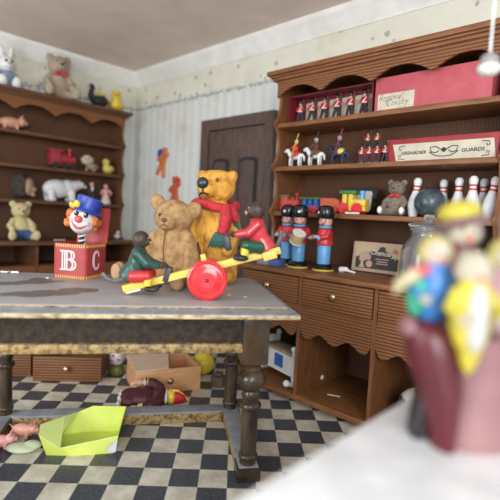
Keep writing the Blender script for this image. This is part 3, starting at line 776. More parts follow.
bird('toy_chick', 'fluffy yellow chick at the right end of the left dresser top', (-5.10, 2.93, top), LF - .5, .27, yellow)
bird('toy_chick', 'small pale yellow bird half hidden behind the black swan', (-5.27, 2.79, top), LF, .25, pl('pale_lemon', (.70, .66, .18), .6))
pig('toy_pig', 'pink toy pig on the upper shelf of the left dresser', (-5.17, 1.76, s1), LF + 1.45, .20, pl('pig_tan', (.62, .30, .19), .5), None)
# red engine
def engine(label, loc, rz, s, body, roof, wheel, chim, cab=True, name='toy_engine', grp=None, nwheel=3):
    t = thing(name, label, 'toy train', loc, rz, grp, sc=s)
    MB().bx(-.5, .5, -.16, .16, .12, .24, .02).build('chassis', body, t)
    b = MB(); b.bx(-.5, -.12, -.19, .19, .24, .66, .02); b.cyl((-.12, 0, .40), (.48, 0, .40), .17, .17, 20)
    b.build('boiler', body, t)
    if cab:
        MB().bx(-.56, -.04, -.23, .23, .66, .74, .02).build('roof', roof, t)
    MB().lathe([(.06, .5), (.06, .72), (.09, .76), (.09, .82), (0, .82)], T(.30, 0, 0)).build('chimney', chim, t)
    MB().lathe([(.06, .5), (.07, .60), (.04, .66), (0, .67)], T(.06, 0, 0)).build('dome', chim, t)
    for x in ([-.34, .0, .34] if nwheel == 3 else [-.3, .3]):
        for y in (-.2, .2):
            w = .13 if nwheel == 3 else .17
            MB().cyl((x, y - .03, w), (x, y + .03, w), w, seg=22).build('wheel', wheel, t)
    return t
engine('red toy engine with black wheels on the middle shelf of the left dresser', (-5.16, 2.305, s2), LF, .29, red_matte, red_matte, blackm, red)
# puppy
t = thing('toy_puppy', 'white-headed brown puppy lying beside the yellow duck', 'toy dog', (-5.16, 2.64, s2), LF - .5, sc=.24)
b = MB(); b.ell((.1, .12, .26), (.32, .40, .24)); b.limb([(-.1, -.2, .2), (-.14, -.42, .07)], [.1, .07]); b.limb([(.22, -.2, .2), (.22, -.42, .07)], [.1, .07])
b.build('body', pl('puppy_tan', (.30, .21, .14), .8), t, fuse=.025)
b = MB(); b.ell((-.12, -.18, .58), (.26, .25, .25)); b.ell((-.12, -.42, .52), (.12, .1, .1))
b.build('head', cream, t, fuse=.025)
for s in (-1, 1):
    MB().ell((-.12 + s * .25, -.12, .55), (.06, .12, .18), (0, s * .3, 0)).build('ear', pl('ear_tan', (.34, .25, .16), .8), t)
    MB().ell((-.12 + s * .09, -.40, .64), .035).build('eye', blackm, t)
MB().ell((-.12, -.51, .55), (.045, .03, .035)).build('nose', blackm, t)
bird('toy_duck', 'small yellow toy duck on middle shelf of the left dresser', (-5.15, 2.865, s2), LF - 1.0, .20, pl('duck_yellow', (.66, .56, .12), .5))
# shaggy head doll
t = thing('shaggy_lion', 'toy with shaggy dark mane and pale brown face on left dresser shelf', 'soft toy', (-5.16, 1.90, s3), LF + .9, sc=.31)
b = MB(); random.seed(11)
for k in range(46):
    a = random.uniform(0, 2 * pi); h = random.uniform(.14, .86)
    rr = .30 * math.sqrt(max(.02, 1 - ((h - .5) / .40) ** 2))
    b.ell((rr * cos(a), .14 + rr * .8 * sin(a), h), random.uniform(.08, .13), u=8, v=6)
b.ell((0, .14, .48), (.36, .30, .42)); b.build('mane', shaggy, t, fuse=.025, smooth=1)
b = MB(); b.ell((0, -.16, .45), (.24, .17, .31)); b.ell((0, -.32, .36), (.11, .09, .09)); b.ell((0, -.30, .18), (.12, .08, .08))
b.build('face', pl('lion_face', (.36, .22, .13), .7), t, fuse=.02)
for s in (-1, 1): MB().ell((s * .10, -.32, .52), .03).build('eye', blackm, t)
MB().ell((0, -.41, .40), (.05, .03, .035)).build('nose', gold_seam, t)
# polar bear
t = thing('polar_bear', 'white polar bear figure facing right on the left dresser shelf', 'toy bear', (-5.15, 2.32, s3), LF + pi / 2, sc=.255)
b = MB(); b.ell((0, .30, .55), (.34, .62, .42)); b.ell((0, -.18, .62), (.30, .42, .38)); b.limb([(0, -.45, .72), (0, -.72, .80)], [.26, .20]); b.ell((0, -.78, .80), (.19, .2, .18)); b.ell((0, -.98, .74), (.10, .13, .09))
for s in (-1, 1):
    b.limb([(s * .2, -.3, .4), (s * .22, -.32, .12)], [.17, .14]); b.limb([(s * .2, .62, .4), (s * .22, .60, .12)], [.19, .15]); b.ell((s * .22, -.38, .07), (.13, .17, .07)); b.ell((s * .22, .55, .07), (.13, .18, .07))
b.build('body', pl('polar_white', (.70, .69, .68), .5), t, fuse=.025, smooth=3)
for s in (-1, 1):
    MB().ell((s * .13, -.66, .97), (.06, .04, .06)).build('ear', pink, t); MB().ell((s * .10, -.93, .84), .025).build('eye', blackm, t)
MB().ell((0, -1.10, .76), (.045, .03, .04)).build('nose', gold_seam, t)
# couple of dolls
def small_doll(label, loc, rz, s, skirt, topm, hair, white_front=False):
    t = thing('small_doll', label, 'doll', loc, rz, sc=s)
    if white_front:
        b = MB()
        for q in (-1, 1): b.limb([(q * .09, 0, .48), (q * .09, 0, .05)], [.09, .07]); b.ell((q * .09, -.05, .03), (.07, .12, .03))
        b.ell((0, 0, .62), (.19, .12, .2)); b.build('suit', skirt, t, fuse=.02)
        MB().prism([(-.06, .78), (.06, .78), (0, .54)], -.135, -.10).build('shirt_front', white, t)
    else:
        MB().lathe([(.27, 0), (.28, .04), (.22, .22), (.14, .45), (.12, .5), (0, .5)]).build('skirt', skirt, t)
        MB().ell((0, 0, .62), (.15, .11, .17)).build('bodice', topm, t)
    for q in (-1, 1):
        MB().limb([(q * .15, 0, .72), (q * .26, -.04, .58), (q * .20, -.12, .47)], [.055, .05, .04]).build('arm', topm, t)
    h = MB().ell((0, -.01, .90), (.105, .105, .12)).cyl((0, 0, .74), (0, 0, .84), .045).ell((0, -.115, .89), .018).build('head', flesh, t)
    MB().ell((0, .025, .93), (.118, .105, .115)).build('hair', hair, h)
    for q in (-1, 1): MB().ell((q * .04, -.105, .92), .014).build('eye', blackm, h)
    return t
small_doll('doll in a black suit with white shirt front on left dresser shelf', (-5.14, 2.66, s3), LF - .2, .25, blackm, blackm, blackm, True)
small_doll('doll in a pink bodice and pale skirt beside the black-suited doll', (-5.13, 2.84, s3), LF - .3, .235, pl('pale_pink_skirt', (.62, .47, .42), .6), pink, pl('blonde_curl', (.42, .25, .16), .6))
# blue-trousered teddy
t = teddy('teddy_bear', 'pale yellow teddy in blue shorts sitting on left dresser worktop', (-4.95, 1.79, ct), LF - .1, .41, pale_ted, pale_ted)
MB().ell((0, 0, .20), (.25, .215, .19)).limb([(-.14, -.06, .12), (-.2, -.2, .12)], [.13, .12]).limb([(.14, -.06, .12), (.2, -.2, .12)], [.13, .12]).build('shorts', denim, t, fuse=.02, smooth=2)
small_doll('little doll with white skirt at the far left of left dresser worktop', (-5.0, 1.47, ct), LF, .24, white, pl('leaf_green', (.20, .30, .10), .6), dkhair)
bird('toy_chick', 'tiny pinkish white bird at the right end of left dresser worktop', (-4.98, 2.93, ct), LF - .3, .115, pl('shell_white', (.60, .50, .46), .6))
scrap('long pale scrap on the left dresser worktop behind the jack-in-the-box', (-4.80, 2.13, ct + .0065), LF, [((-.05, 0, 0), (.06, 0, 0), .008)], lace)

# wall bears
def wall_bear(label, x, z, h, tiltb, bal, bx_, bz_, body):
    t = thing('wall_bear', label, 'wall ornament', (x, WY, z), 0, 'bear ornaments on the wall', e=(0, tiltb, 0), sc=h)
    b = MB()
    b.ell((0, -.02, .05), (.20, .05, .25)); b.ell((.04, -.02, .38), (.15, .05, .14)); b.ell((-.06, -.02, .50), (.05, .03, .06)); b.ell((.13, -.02, .50), (.05, .03, .06))
    b.limb([(-.12, -.02, .2), (-.26, -.02, .1)], [.07, .06]); b.limb([(.14, -.02, .2), (.24, -.02, .32)], [.07, .06]); b.limb([(-.1, -.02, -.15), (-.22, -.02, -.38)], [.09, .07]); b.limb([(.1, -.02, -.15), (.16, -.02, -.42)], [.09, .08])
    b.build('body', body, t, fuse=.02, smooth=2)
    MB().ell((bx_, -.03, bz_), (.14, .04, .17)).build('balloon', bal, t)
    return t
obear = pl('ornament_orange', (.58, .17, .04), .6)
wall_bear('flat orange bear ornament with a blue balloon on the wallpaper', -4.685, 1.93, .36, .15, blue, -.20, .30, obear)
wall_bear('flat orange-red bear ornament with a red balloon, lower on the wallpaper', -4.42, 1.57, .36, -.1, red, .20, .32, pl('ornament_red', (.52, .105, .035), .6))

# ------------------------------------------------------------------ right dresser toys
S1, S2, S3, CT = 2.106, 1.758, 1.393, .973
tray_red = pl('tray_maroon', (.20, .014, .022), .5)
# tray of marching soldiers
t = thing('display_tray', 'red open display tray holding a row of marching soldiers on the top shelf', 'tray', (-2.445, 2.99, S1), RD(0))
TW, TH = .77, .235
MB().bx(0, TW, .115, .125, 0, TH).build('tray_back', tray_red, t)
MB().bx(0, TW, 0, .115, 0, .012).build('tray_floor', tray_red, t)
MB().bx(0, TW, .0, .115, TH - .01, TH).build('tray_top', tray_red, t)
for x in (0, TW - .01): MB().bx(x, x + .01, 0, .115, .012, TH - .01).build('tray_end', tray_red, t)
for k in range(6): MB().bx(.100 + k * .115, .172 + k * .115, .106, .112, .03, .190).build('card_insert', card, t)
def soldier(label, cat='toy soldier'):
    t = thing('toy_soldier', label, cat, (0, 0, 0), 0, 'marching soldiers in the red tray')
    MB().lathe([(.026, 0), (.026, .006), (0, .007)], sx=1.2, sy=.8, seg=14).build('stand', green, t)
    b = MB(); b.limb([(-.008, 0, .075), (-.022, -.004, .01)], [.011, .008], 8).limb([(.008, 0, .075), (.022, .004, .012)], [.011, .008], 8); b.build('trousers', blackm, t)
    b = MB(); b.ell((0, 0, .095), (.018, .014, .026), u=10, v=8).limb([(-.015, -.004, .11), (-.024, -.012, .085)], .0065, 8).limb([(.015, -.004, .11), (.024, -.014, .095)], .0065, 8); b.build('tunic', red, t)
    MB().box((0, -.013, .10), (.005, .004, .036), (0, .6, 0)).box((0, -.0135, .083), (.03, .004, .005)).build('cross_belt', white, t)
    MB().ell((0, -.002, .128), .0105, u=10, v=8).build('face', flesh, t)
    MB().ell((0, 0, .147), (.014, .014, .018), u=10, v=8).build('bearskin_hat', black, t)
    MB().cyl((.024, -.014, .09), (.018, -.006, .165), .0028, seg=6).build('rifle', gold_seam, t)
    return t
pro = soldier('leftmost of the six soldiers marching in the red tray')
names = ['leftmost of the six soldiers marching in the red tray', 'second soldier from the left in the red tray', 'third soldier from the left in the red tray', 'fourth soldier from the left in the red tray', 'fifth soldier from the left in the red tray', 'rightmost of the six soldiers marching in the red tray']
for k in range(6):
    loc = (-2.445 + .085 + k * .118, 3.04, S1 + .012); o = pro if k == 0 else dup(pro, loc, .5, names[k])
    o.location = loc; o.rotation_euler = (0, 0, .5); o['label'] = names[k]; o.scale = (1.22, 1.22, 1.22)
# pink-red card box with handwriting
t = thing('card_box', 'large faded red box with handwritten paper label on the top shelf', 'box', (-1.625, 2.93, S1), 0)
MB().bx(0, .755, 0, .26, 0, .232, .003).build('box', pinkred, t)
lb = MB().bx(.025, .285, -.003, 0, .012, .118).build('paper_label', card, t)
text('handwriting', 'Regional', .062, paper_ink, lb, T(.115, -.0036, .090) @ FRONT, .35, sx=.8, off=-.0015)
text('handwriting', 'Cavalry', .062, paper_ink, lb, T(.165, -.0036, .052) @ FRONT, .35, sx=.85, off=-.0015)
# shelf 2 red box with printed label
t = thing('card_box', 'dark red box with printed guards label on the middle shelf', 'box', (-1.525, 2.945, S2), 0)
MB().bx(0, .72, 0, .20, 0, .155, .012).build('box', red_matte, t)
lb = MB().prism([(.085, .002), (.705, .002), (.688, .118), (.055, .118)], -.004, .0).build('printed_label', card, t)
text('lettering', 'GRENADIER', .030, paper_ink, lb, T(.205, -.0046, .055) @ FRONT, sx=1.05, off=.0006)
text('lettering', 'GUARDS', .030, paper_ink, lb, T(.575, -.0046, .055) @ FRONT, sx=1.15, off=.0006)
for s in (-1, 1):
    cr = MB().tube([(.40 + s * .012, -.0048, .065), (.40 + s * .05, -.0048, .088), (.40 + s * .088, -.0048, .085), (.40 + s * .078, -.0048, .055), (.40 + s * .05, -.0048, .048), (.40 + s * .03, -.0048, .062)], .0032, 6)
    cr.build('crest_flourish', paper_ink, lb)
    MB().tube([(.40 + s * .09, -.0048, .055), (.40 + s * .05, -.0048, .030), (.40, -.0048, .024)], .003, 6).build('crest_ribbon', paper_ink, lb)
    x = .385 + s * .280
    for zz, sg in ((.105, -1), (.016, 1)): MB().tube([(x - s * .040, -.0048, zz), (x, -.0048, zz + sg * .004), (x + s * .004, -.0048, zz + sg * .024), (x - s * .010, -.0048, zz + sg * .030), (x - s * .012, -.0048, zz + sg * .016)], .0026, 6).build('corner_scroll', paper_ink, lb)
MB().ell((.40, -.0042, .066), (.016, .0015, .015), u=14, v=8).build('crest', paper_ink, lb)
# cavalry
def rider(label, loc, rz, horse, cloth, coat, lance, s=1.0):
    t = thing('toy_cavalryman', label, 'toy soldier', loc, rz, 'lancers on the middle shelf', sc=s * 1.1)
    MB().box((0, 0, .003), (.13, .04, .006), bev=.002).build('stand', green, t)
    b = MB(); b.ell((0, 0, .075), (.055, .022, .026)); b.limb([(-.045, 0, .085), (-.068, 0, .115)], [.018, .013]); b.ell((-.080, 0, .112), (.020, .010, .011), (0, -.5, 0)); b.tube([(.05, 0, .085), (.07, 0, .065), (.072, 0, .035)], [.008, .008, .004], 8)
    for x in (-.036, .038):
        for y in (-.011, .011): b.limb([(x, y, .06), (x - .004, y, .03), (x, y, .008)], [.010, .007, .006], 8)
    b.build('horse', horse, t, fuse=.005, smooth=1)
    MB().ell((.012, 0, .083), (.032, .026, .024)).build('saddle_cloth', cloth, t)
    b = MB(); b.ell((.0, 0, .125), (.018, .017, .028)); b.limb([(-.005, -.018, .14), (-.02, -.024, .12)], [.008, .007], 8); b.limb([(-.005, .018, .14), (-.02, .024, .12)], [.008, .007], 8); b.limb([(.0, -.02, .10), (-.006, -.03, .06)], [.010, .007], 8); b.limb([(.0, .02, .10), (-.006, .03, .06)], [.010, .007], 8); b.build('rider', coat, t, fuse=.004, smooth=1)
    MB().ell((0, 0, .160), .0115, u=10, v=8).build('head', flesh, t); MB().ell((.001, 0, .170), (.013, .013, .013), u=10, v=8).build('helmet', white if coat is not navy else silver, t)
    MB().cyl((-.022, -.026, .06), (.038, -.03, .215), .0032, seg=6).build('lance', lance, t)
    return t
rider('lancer on a white and red horse with a yellow lance, middle shelf', (-2.335, 2.98, S2), .0, white, red, red, yellow, 1.12)
rider('lancer on a white and brown horse with a dark lance, middle shelf', (-2.14, 2.98, S2), .0, white, gold_seam, gold_seam, bootblack, 1.12)
rider('lancer on a dark blue horse with yellow cloth and red lance', (-1.925, 2.98, S2), .0, navy, yellow, navy, red_matte, 1.12)
def guard(label, loc):
    o = dup(pro, loc, .3, label); o['group'] = 'guardsmen on the middle shelf'; o.scale = (.85, .85, .85); return o
gl = ['leftmost guardsman of the front row on the middle shelf', 'second guardsman from the left in the middle shelf front row', 'third guardsman from the left in the middle shelf front row', 'front row guardsman nearest the printed red box']
for k in range(4): guard(gl[k], (-1.70 + k * .060, 2.93, S2))
bk = MB().bx(-.09, .09, -.03, .03, 0, .115, .003).build('small_box', red_matte); bk.location = (-1.69, 3.05, S2); tag(bk, 'small dark red box standing under the two raised guardsmen', 'box')
for k, l in enumerate(('left of the two guardsmen raised behind the front row', 'right of the two guardsmen raised behind the front row')):
    guard(l, (-1.725 + k * .075, 3.05, S2 + .115))

# shelf 3 train
engine('red wooden engine with flat green roof at the left end of lower shelf', (-2.36, 2.99, S3), 0, .185, pl('toy_red', (.55, .07, .05), .4), green, wheel_red, red, nwheel=2, name='toy_wagon', grp='wooden train on the shelf')
def wagon(label, x, body, roof, s=.17):
    t = thing('toy_wagon', label, 'toy train', (x, 2.99, S3), 0, 'wooden train on the shelf', sc=s)
    MB().bx(-.5, .5, -.2, .2, .15, .34, .03).build('chassis', body, t)
    if roof:
        for q in (-.33, 0, .33): MB().bx(q - .09, q + .09, -.18, .18, .34, .62, .02).build('post', body, t)
        MB().bx(-.58, .58, -.24, .24, .62, .70, .02).build('roof', roof, t)
    else:
        MB().prism([(-.5, .34), (.5, .34), (.5, .56), (.3, .68), (-.5, .68)], -.2, .2).build('load', body, t)
    for q in (-.3, .3):
        for y in (-.23, .23): MB().cyl((q, y - .03, .17), (q, y + .03, .17), .17, seg=22).build('wheel', wheel_red, t)
    return t
wagon('blue wooden wagon with flat green roof behind the toy soldiers', -2.155, pl('toy_blue', (.05, .13, .45), .4), green)
wagon('open orange-red wooden wagon left of the yellow engine', -1.965, pl('toy_orange', (.58, .12, .05), .4), None)
t = thing('toy_engine', 'yellow wooden engine with green roof, blue chimney and large red wheels', 'toy train', (-1.765, 2.99, S3), 0, 'wooden train on the shelf', sc=.20)
MB().bx(-.5, .52, -.17, .17, .12, .30, .02).bx(-.02, .52, -.17, .17, .30, .56, .06).build('boiler', yellow, t)
for q in (-.36, -.1): MB().bx(q - .09, q + .09, -.17, .17, .30, .74, .02).build('post', yellow, t)
MB().bx(-.58, .14, -.22, .22, .74, .88, .05).build('roof', green, t)
MB().lathe([(.09, .54), (.09, .74), (.11, .76), (.11, .86), (0, .86)], T(.30, 0, 0)).build('chimney', ltblue, t)
for q in (-.34, .22):
    for y in (-.21, .21): MB().cyl((q, y - .04, .21), (q, y + .04, .21), .21, seg=26).build('wheel', wheel_red, t)
t = thing('tin_picture', 'black-framed picture tin leaning behind the yellow engine', 'tin', (-1.975, 3.13, S3), 0, e=(RD(-8), 0, 0))
MB().prism(rrect(0, .30, 0, .215, .03), 0, .016).build('tin', black, t)
MB().prism(rrect(.022, .262, .03, .185, .02), -.003, .002).build('picture', lace, t)
scrap('white scraps on the shelf edge below the yellow engine', (-1.72, 2.895, S3 + .0075), 0, [((-.055, 0, 0), (.0, .004, 0), .009), ((.0, .004, 0), (.05, -.002, 0), .009)], white)
teddy('teddy_bear', 'small shaggy grey bear with red bow on lower shelf', (-1.465, 3.04, S3), .15, .262, grey_fur, white, bow=red)
bb = MB().ell((0, 0, 0), .097, u=36, v=22).build('bowling_ball', ball_blue); bb.location = (-1.21, 2.995, S3 + .097)
tag(bb, 'dark marbled bowling ball on the lower shelf among white pins', 'ball')
for k in range(3): MB().ell((.0 + .02 * (k - 1), -.03, .090 + .004 * (k == 1)), .008, u=10, v=6).build('finger_hole', black, bb)
def pin(label, loc, e=(0, 0, 0)):
    t = thing('bowling_pin', label, 'bowling pin', loc, 0, 'bowling pins on the lower shelf', e=e)
    MB().lathe([(.026, 0), (.032, .01), (.040, .05), (.043, .085), (.038, .125), (.026, .165), (.020, .190), (.022, .212), (.027, .232), (.026, .250), (.016, .264), (0, .268)], seg=22).build('pin', pin_w, t)
    for z0 in (.176, .200): MB().lathe([(.0205 if z0 > .19 else .0235, z0), (.0235 if z0 < .19 else .0222, z0 + .006), (.022 if z0 < .19 else .0238, z0 + .013)], seg=22).build('stripe', pin_r, t)
    return t
pin('white bowling pin with red stripes just left of the ball', (-1.335, 3.03, S3), (0, RD(5), 0))
pin('white bowling pin mostly hidden behind the ball', (-1.20, 3.19, S3))
pin('white bowling pin standing right of the ball above the yellow hat', (-1.06, 3.08, S3))
pin('front bowling pin right of centre above the brown hat brim', (-.945, 2.99, S3))
pin('bowling pin half hidden behind the front right pin', (-.935, 3.17, S3))
pin('tilted bowling pin at the far right end of lower shelf', (-.868, 3.04, S3 + .001), (0, RD(8), 0))

# counter: wooden guardsmen
def drummer(label, loc, rz, drum=False, reach=False):
    t = thing('wooden_guardsman', label, 'wooden toy soldier', loc, rz, 'wooden guardsmen on the worktop')
    MB().lathe([(.078, 0), (.080, .006), (.076, .011), (0, .012)], seg=28).build('base', yellow, t)
    MB().lathe([(.074, .012), (.075, .028), (.062, .044), (.048, .050), (0, .050)], seg=28, sy=1.0).build('boots', black, t)
    MB().lathe([(.047, .046), (.049, .10), (.050, .180), (.046, .186), (0, .187)], seg=28).build('trousers', ltblue, t)
    MB().lathe([(.046, .183), (.060, .186), (.063, .20), (.057, .225), (.058, .27), (.050, .300), (.030, .312), (0, .314)], seg=28).build('tunic', red, t)
    MB().lathe([(.030, .306), (.047, .310), (.048, .322), (.034, .330), (0, .331)], seg=24).build('collar', ltblue, t)
    h = MB().lathe([(.030, .322), (.043, .332), (.047, .352), (.046, .375), (.040, .390), (0, .392)], seg=24).ell((0, -.047, .354), .006, u=8, v=6).build('head', flesh, t)
    for s in (-1, 1):
        MB().ell((s * .016, -.044, .364), (.0045, .004, .006), u=8, v=6).build('eye', black, h); MB().ell((s * .026, -.038, .344), (.009, .006, .008), u=8, v=6).build('cheek', nose_r, h)
    ht = MB().lathe([(.049, .376), (.056, .384), (.061, .41), (.061, .44), (.052, .462), (.03, .472), (0, .474)], seg=28).build('bearskin_hat', black, t)
    MB().ell((0, -.058, .42), (.011, .006, .012), u=10, v=8).build('badge', white, ht)
    MB().tube([(-.047, -.012, .385), (-.04, -.034, .335), (0, -.046, .328), (.04, -.034, .335), (.047, -.012, .385)], .003, 6).build('chin_strap', black, h)
    for s in (-1, 1):
        hand = (s * .035, -.095, .235) if not (reach and s > 0) else (s * .045, -.085, .245)
        MB().limb([(s * .060, 0, .285), (s * .072, -.020, .25), (s * .050, -.060, .238)], [.021, .021, .018]).build('arm', red, t)
        MB().cyl((s * .049, -.062, .238), (s * .043, -.076, .237), .019, seg=14).build('cuff', ltblue, t)
        hm = MB().ell((hand[0], hand[1], hand[2]), (.014, .016, .013), u=12, v=8)
        for k in range(4): hm.limb([(hand[0] - .009 + .006 * k, hand[1] - .008, hand[2] + .002), (hand[0] - .009 + .006 * k, hand[1] - .020 + .001 * (k % 2), hand[2] - .005)], [.0042, .0038], 6)
        hm.limb([(hand[0] - s * .012, hand[1], hand[2] + .004), (hand[0] - s * .017, hand[1] - .009, hand[2] + .005)], [.0042, .0038], 6)
        hm.build('hand', flesh, t)
    if drum:
        d = MB().cyl((.0, -.115, .20), (.03, -.150, .265), .047, seg=26).build('drum', pl('drum_gold', (.58, .44, .20), .45), t)
        MB().cyl((.0285, -.148, .262), (.031, -.151, .268), .050, seg=26).cyl((-.001, -.114, .198), (.002, -.1175, .204), .050, seg=26).build('drum_rim', white, d)
    return t
drummer('wooden guardsman at the back left, mostly hidden behind the drummer', (-2.245, 2.815, CT), .1)
drummer('wooden guardsman carrying a tilted white and gold drum', (-2.075, 2.745, CT), .45, drum=True)
drummer('rightmost wooden guardsman in red tunic turned left with hands forward', (-1.865, 2.775, CT), -.55, reach=True)
t = thing('small_box', 'blue and grey matchbox lying on the worktop in front of the guardsmen', 'box', (-2.265, 2.66, CT), .10)
MB().bx(-.11, .0, -.04, .04, 0, .045, .004).build('tray', pl('box_grey', (.25, .23, .25), .6), t); MB().bx(0, .10, -.043, .043, 0, .05, .005).build('sleeve', pl('box_blue', (.06, .11, .30), .45), t)
# picture tin on the counter
t = thing('picture_tin', 'framed picture tin with dark landscape and script lettering on worktop', 'tin', (-1.765, 3.0, CT), 0, e=(RD(-6), 0, RD(2)))
MB().bx(0, .39, 0, .05, .006, .225, .005).build('tin', tin_pink, t)
MB().bx(.018, .372, -.002, .001, .024, .208).build('picture', tin_card, t)
sil = [(.03, .03), (.36, .03), (.36, .115), (.345, .12), (.335, .105), (.325, .12), (.31, .115), (.31, .15), (.285, .158), (.26, .165), (.255, .19), (.235, .198), (.215, .192), (.205, .17), (.17, .155), (.15, .165), (.135, .15), (.12, .11), (.10, .09), (.09, .12), (.06, .125), (.045, .11), (.03, .115)]
MB().prism(sil, -.0035, -.001).build('dark_landscape', sepia, t)
bm_ = MB()
for x, z, r in ((.085, .125, .026), (.11, .135, .024), (.10, .105, .022), (.13, .115, .022), (.14, .065, .026), (.075, .10, .018)): bm_.ell((x, -.0035, z), (r, .002, r), u=14, v=8)
bm_.build('blossoms', tin_pink, t)
MB().prism([(.06, .035), (.11, .035), (.095, .06), (.095, .085), (.075, .085), (.075, .06)], -.006, -.003).build('urn', tin_card, t)
text('lettering', 'Chancery', .050, card, t, T(.235, -.0045, .148) @ FRONT @ rot((0, 0, -.05)), .4, off=.001)
for z, w in ((.105, .10), (.088, .08), (.072, .09)): MB().bx(.24 - w / 2, .24 + w / 2, -.005, -.003, z - .004, z + .003).build('small_print', tin_pink, t)
MB().ell((.332, -.003, .165), (.022, .002, .022), u=20, v=8).build('red_seal', pl('seal_red', (.55, .15, .12), .6), t)
scrap('crumpled white scrap on the worktop left of the picture tin', (-1.72, 2.84, CT + .017), .0, [((-.03, 0, 0), (.01, 0, .006), .022), ((.0, 0, 0), (.085, -.01, -.008), .011)], white)
def jar(label, loc, s):
    t = thing('glass_jar', label, 'jar', loc, 0, 'glass jars on the worktop', sc=s)
    MB().lathe([(0, 0), (.15, 0), (.165, .015), (.168, .05), (.168, .20), (.160, .24), (.135, .285), (.112, .31), (.106, .345), (.118, .372), (.118, .385), (.108, .385), (.100, .37), (.098, .345), (.104, .312), (.128, .28), (.152, .236), (.160, .20), (.160, .05), (.155, .022), (0, .014)], seg=40).build('jar', glass, t)
    MB().lathe([(.095, .375), (.098, .388), (.128, .390), (.130, .400), (.115, .412), (.05, .420), (.028, .424), (.026, .432), (.034, .445), (.036, .458), (.028, .470), (0, .474)], seg=36).build('lid', glass, t)
    return t
jar('clear glass jar with knobbed lid right of the picture tin', (-1.115, 2.775, CT), .92)
jar('second clear glass jar mostly hidden behind the blurred figures', (-.87, 2.69, CT), .62)

# lower compartments
t = thing('toy_cradle', 'white toy rocking cradle with blue patch in the lower left compartment', 'cradle', (-2.17, 2.80, .075), RD(-14), sc=1.15)
MB().prism([(-.22, .07), (.19, .07), (.21, .20), (-.24, .20)], -.085, -.073).build('side_rail', white, t); MB().prism([(-.22, .07), (.19, .07), (.21, .20), (-.24, .20)], .073, .085).build('side_rail', white, t)
MB().bx(-.21, .18, -.073, .073, .07, .082).build('cradle_base', white, t)
for x in (-.225, .195):
    MB().bx(x - .008, x + .008, -.095, .095, .05, .25, .004).build('end_board', white, t)
    b = MB().tube([(x, -.14, .045), (x, -.08, .022), (x, 0, .014), (x, .08, .022), (x, .14, .045)], .014, 8)
    for s in (-1, 1): b.ell((x, s * .145, .048), .022).ell((x, s * .095, .262), .02).cyl((x, s * .095, .03), (x, s * .095, .255), .011, seg=10)
    b.build('rocker', white, t)
MB().bx(-.19, .17, -.07, .07, .16, .215, .02).build('quilt', pl('quilt_gold', (.42, .32, .16), .8, (.3, .2, .1), 40, .3), t)
MB().bx(-.02, .07, -.0895, -.0845, .10, .185).build('blue_patch', pl('patch_blue', (.03, .14, .42), .5), t)
k = MB().ell((0, 0, 0), .125, u=32, v=20).build('spotted_ball', spotm); k.location = (-1.085, 2.76, .075 + .125); tag(k, 'white ball with dark spots in the lower right compartment', 'ball')
scrap('pale paper scrap lying in the middle lower compartment', (-1.70, 2.78, .0785), .3, [((-.05, 0, 0), (.04, .01, 0), .0045)], lace, 'paper_scrap')

# hanging lamp
t = thing('hanging_lamp', 'small white globe lamp hanging in front of the top shelf', 'lamp', (-.49, 1.60, 1.845), 0)
MB().lathe([(0, -.012), (.022, -.008), (.034, .004), (.036, .018), (.026, .026), (0, .028)], seg=24).build('globe', pl('opal', (.78, .76, .68), .3), t)
MB().lathe([(.030, .024), (.032, .03), (.026, .05), (.012, .06), (0, .062)], seg=24).build('socket', pl('lamp_grey', (.30, .27, .26), .4), t)
MB().cyl((0, 0, .06), (0, 0, CZ - 1.846), .004, seg=8).build('cord', white, t)

# ------------------------------------------------------------------ foreground: white board on a pedestal with the shoe ornament
t = thing('display_stand', 'white-topped display stand in the right foreground under the shoe ornament', 'stand', (-.47, 1.215, 0), 0)
MB().bx(0, .62, -.80, 0, .874, .90, .006).build('white_top', slab_w, t)
MB().bx(.07, .55, -.72, -.10, .0, .874, .01).build('pedestal', oak_v, t)
ZB = .90
fx, fy = -.330, .973                               # centre of the ornament on the board
sh = thing('shoe_ornament', 'glazed burgundy and mauve shoe ornament in the right foreground', 'ornament', (fx, fy, ZB), VIEW)
body = MB()
def oval(cx, cy, rx, ry, z, n=28): return [(cx + rx * cos(2 * pi * k / n), cy + ry * sin(2 * pi * k / n), z) for k in range(n)]
loft(body, [oval(.055, .0, .080, .07, 0), oval(.055, 0, .086, .074, .03), oval(.055, 0, .080, .072, .09), oval(.06, 0, .088, .078, .15), oval(.065, .0, .10, .085, .20), oval(.068, .0, .108, .09, .235), oval(.068, .0, .09, .075, .235), oval(.065, .0, .075, .06, .15)]).build('shoe_body', mauve, sh)
loft(MB(), [oval(-.013, -.03, .024, .045, 0), oval(-.014, -.03, .026, .048, .03), oval(-.022, -.03, .036, .054, .08), oval(-.027, -.03, .044, .058, .12), oval(-.043, -.03, .052, .06, .175), oval(-.056, -.03, .048, .058, .225), oval(-.062, -.03, .040, .048, .245), oval(-.064, -.03, .022, .03, .256)]).build('shoe_tongue', bur, sh)
MB().ell((-.092, -.02, .238), (.018, .04, .022)).build('mauve_edge', mauve, sh)
MB().box((-.052, .0, .046), (.024, .05, .092), (0, .10, 0), bev=.008).build('dark_block', bootblack, sh)  # narrow dark block left of the tongue, at its base
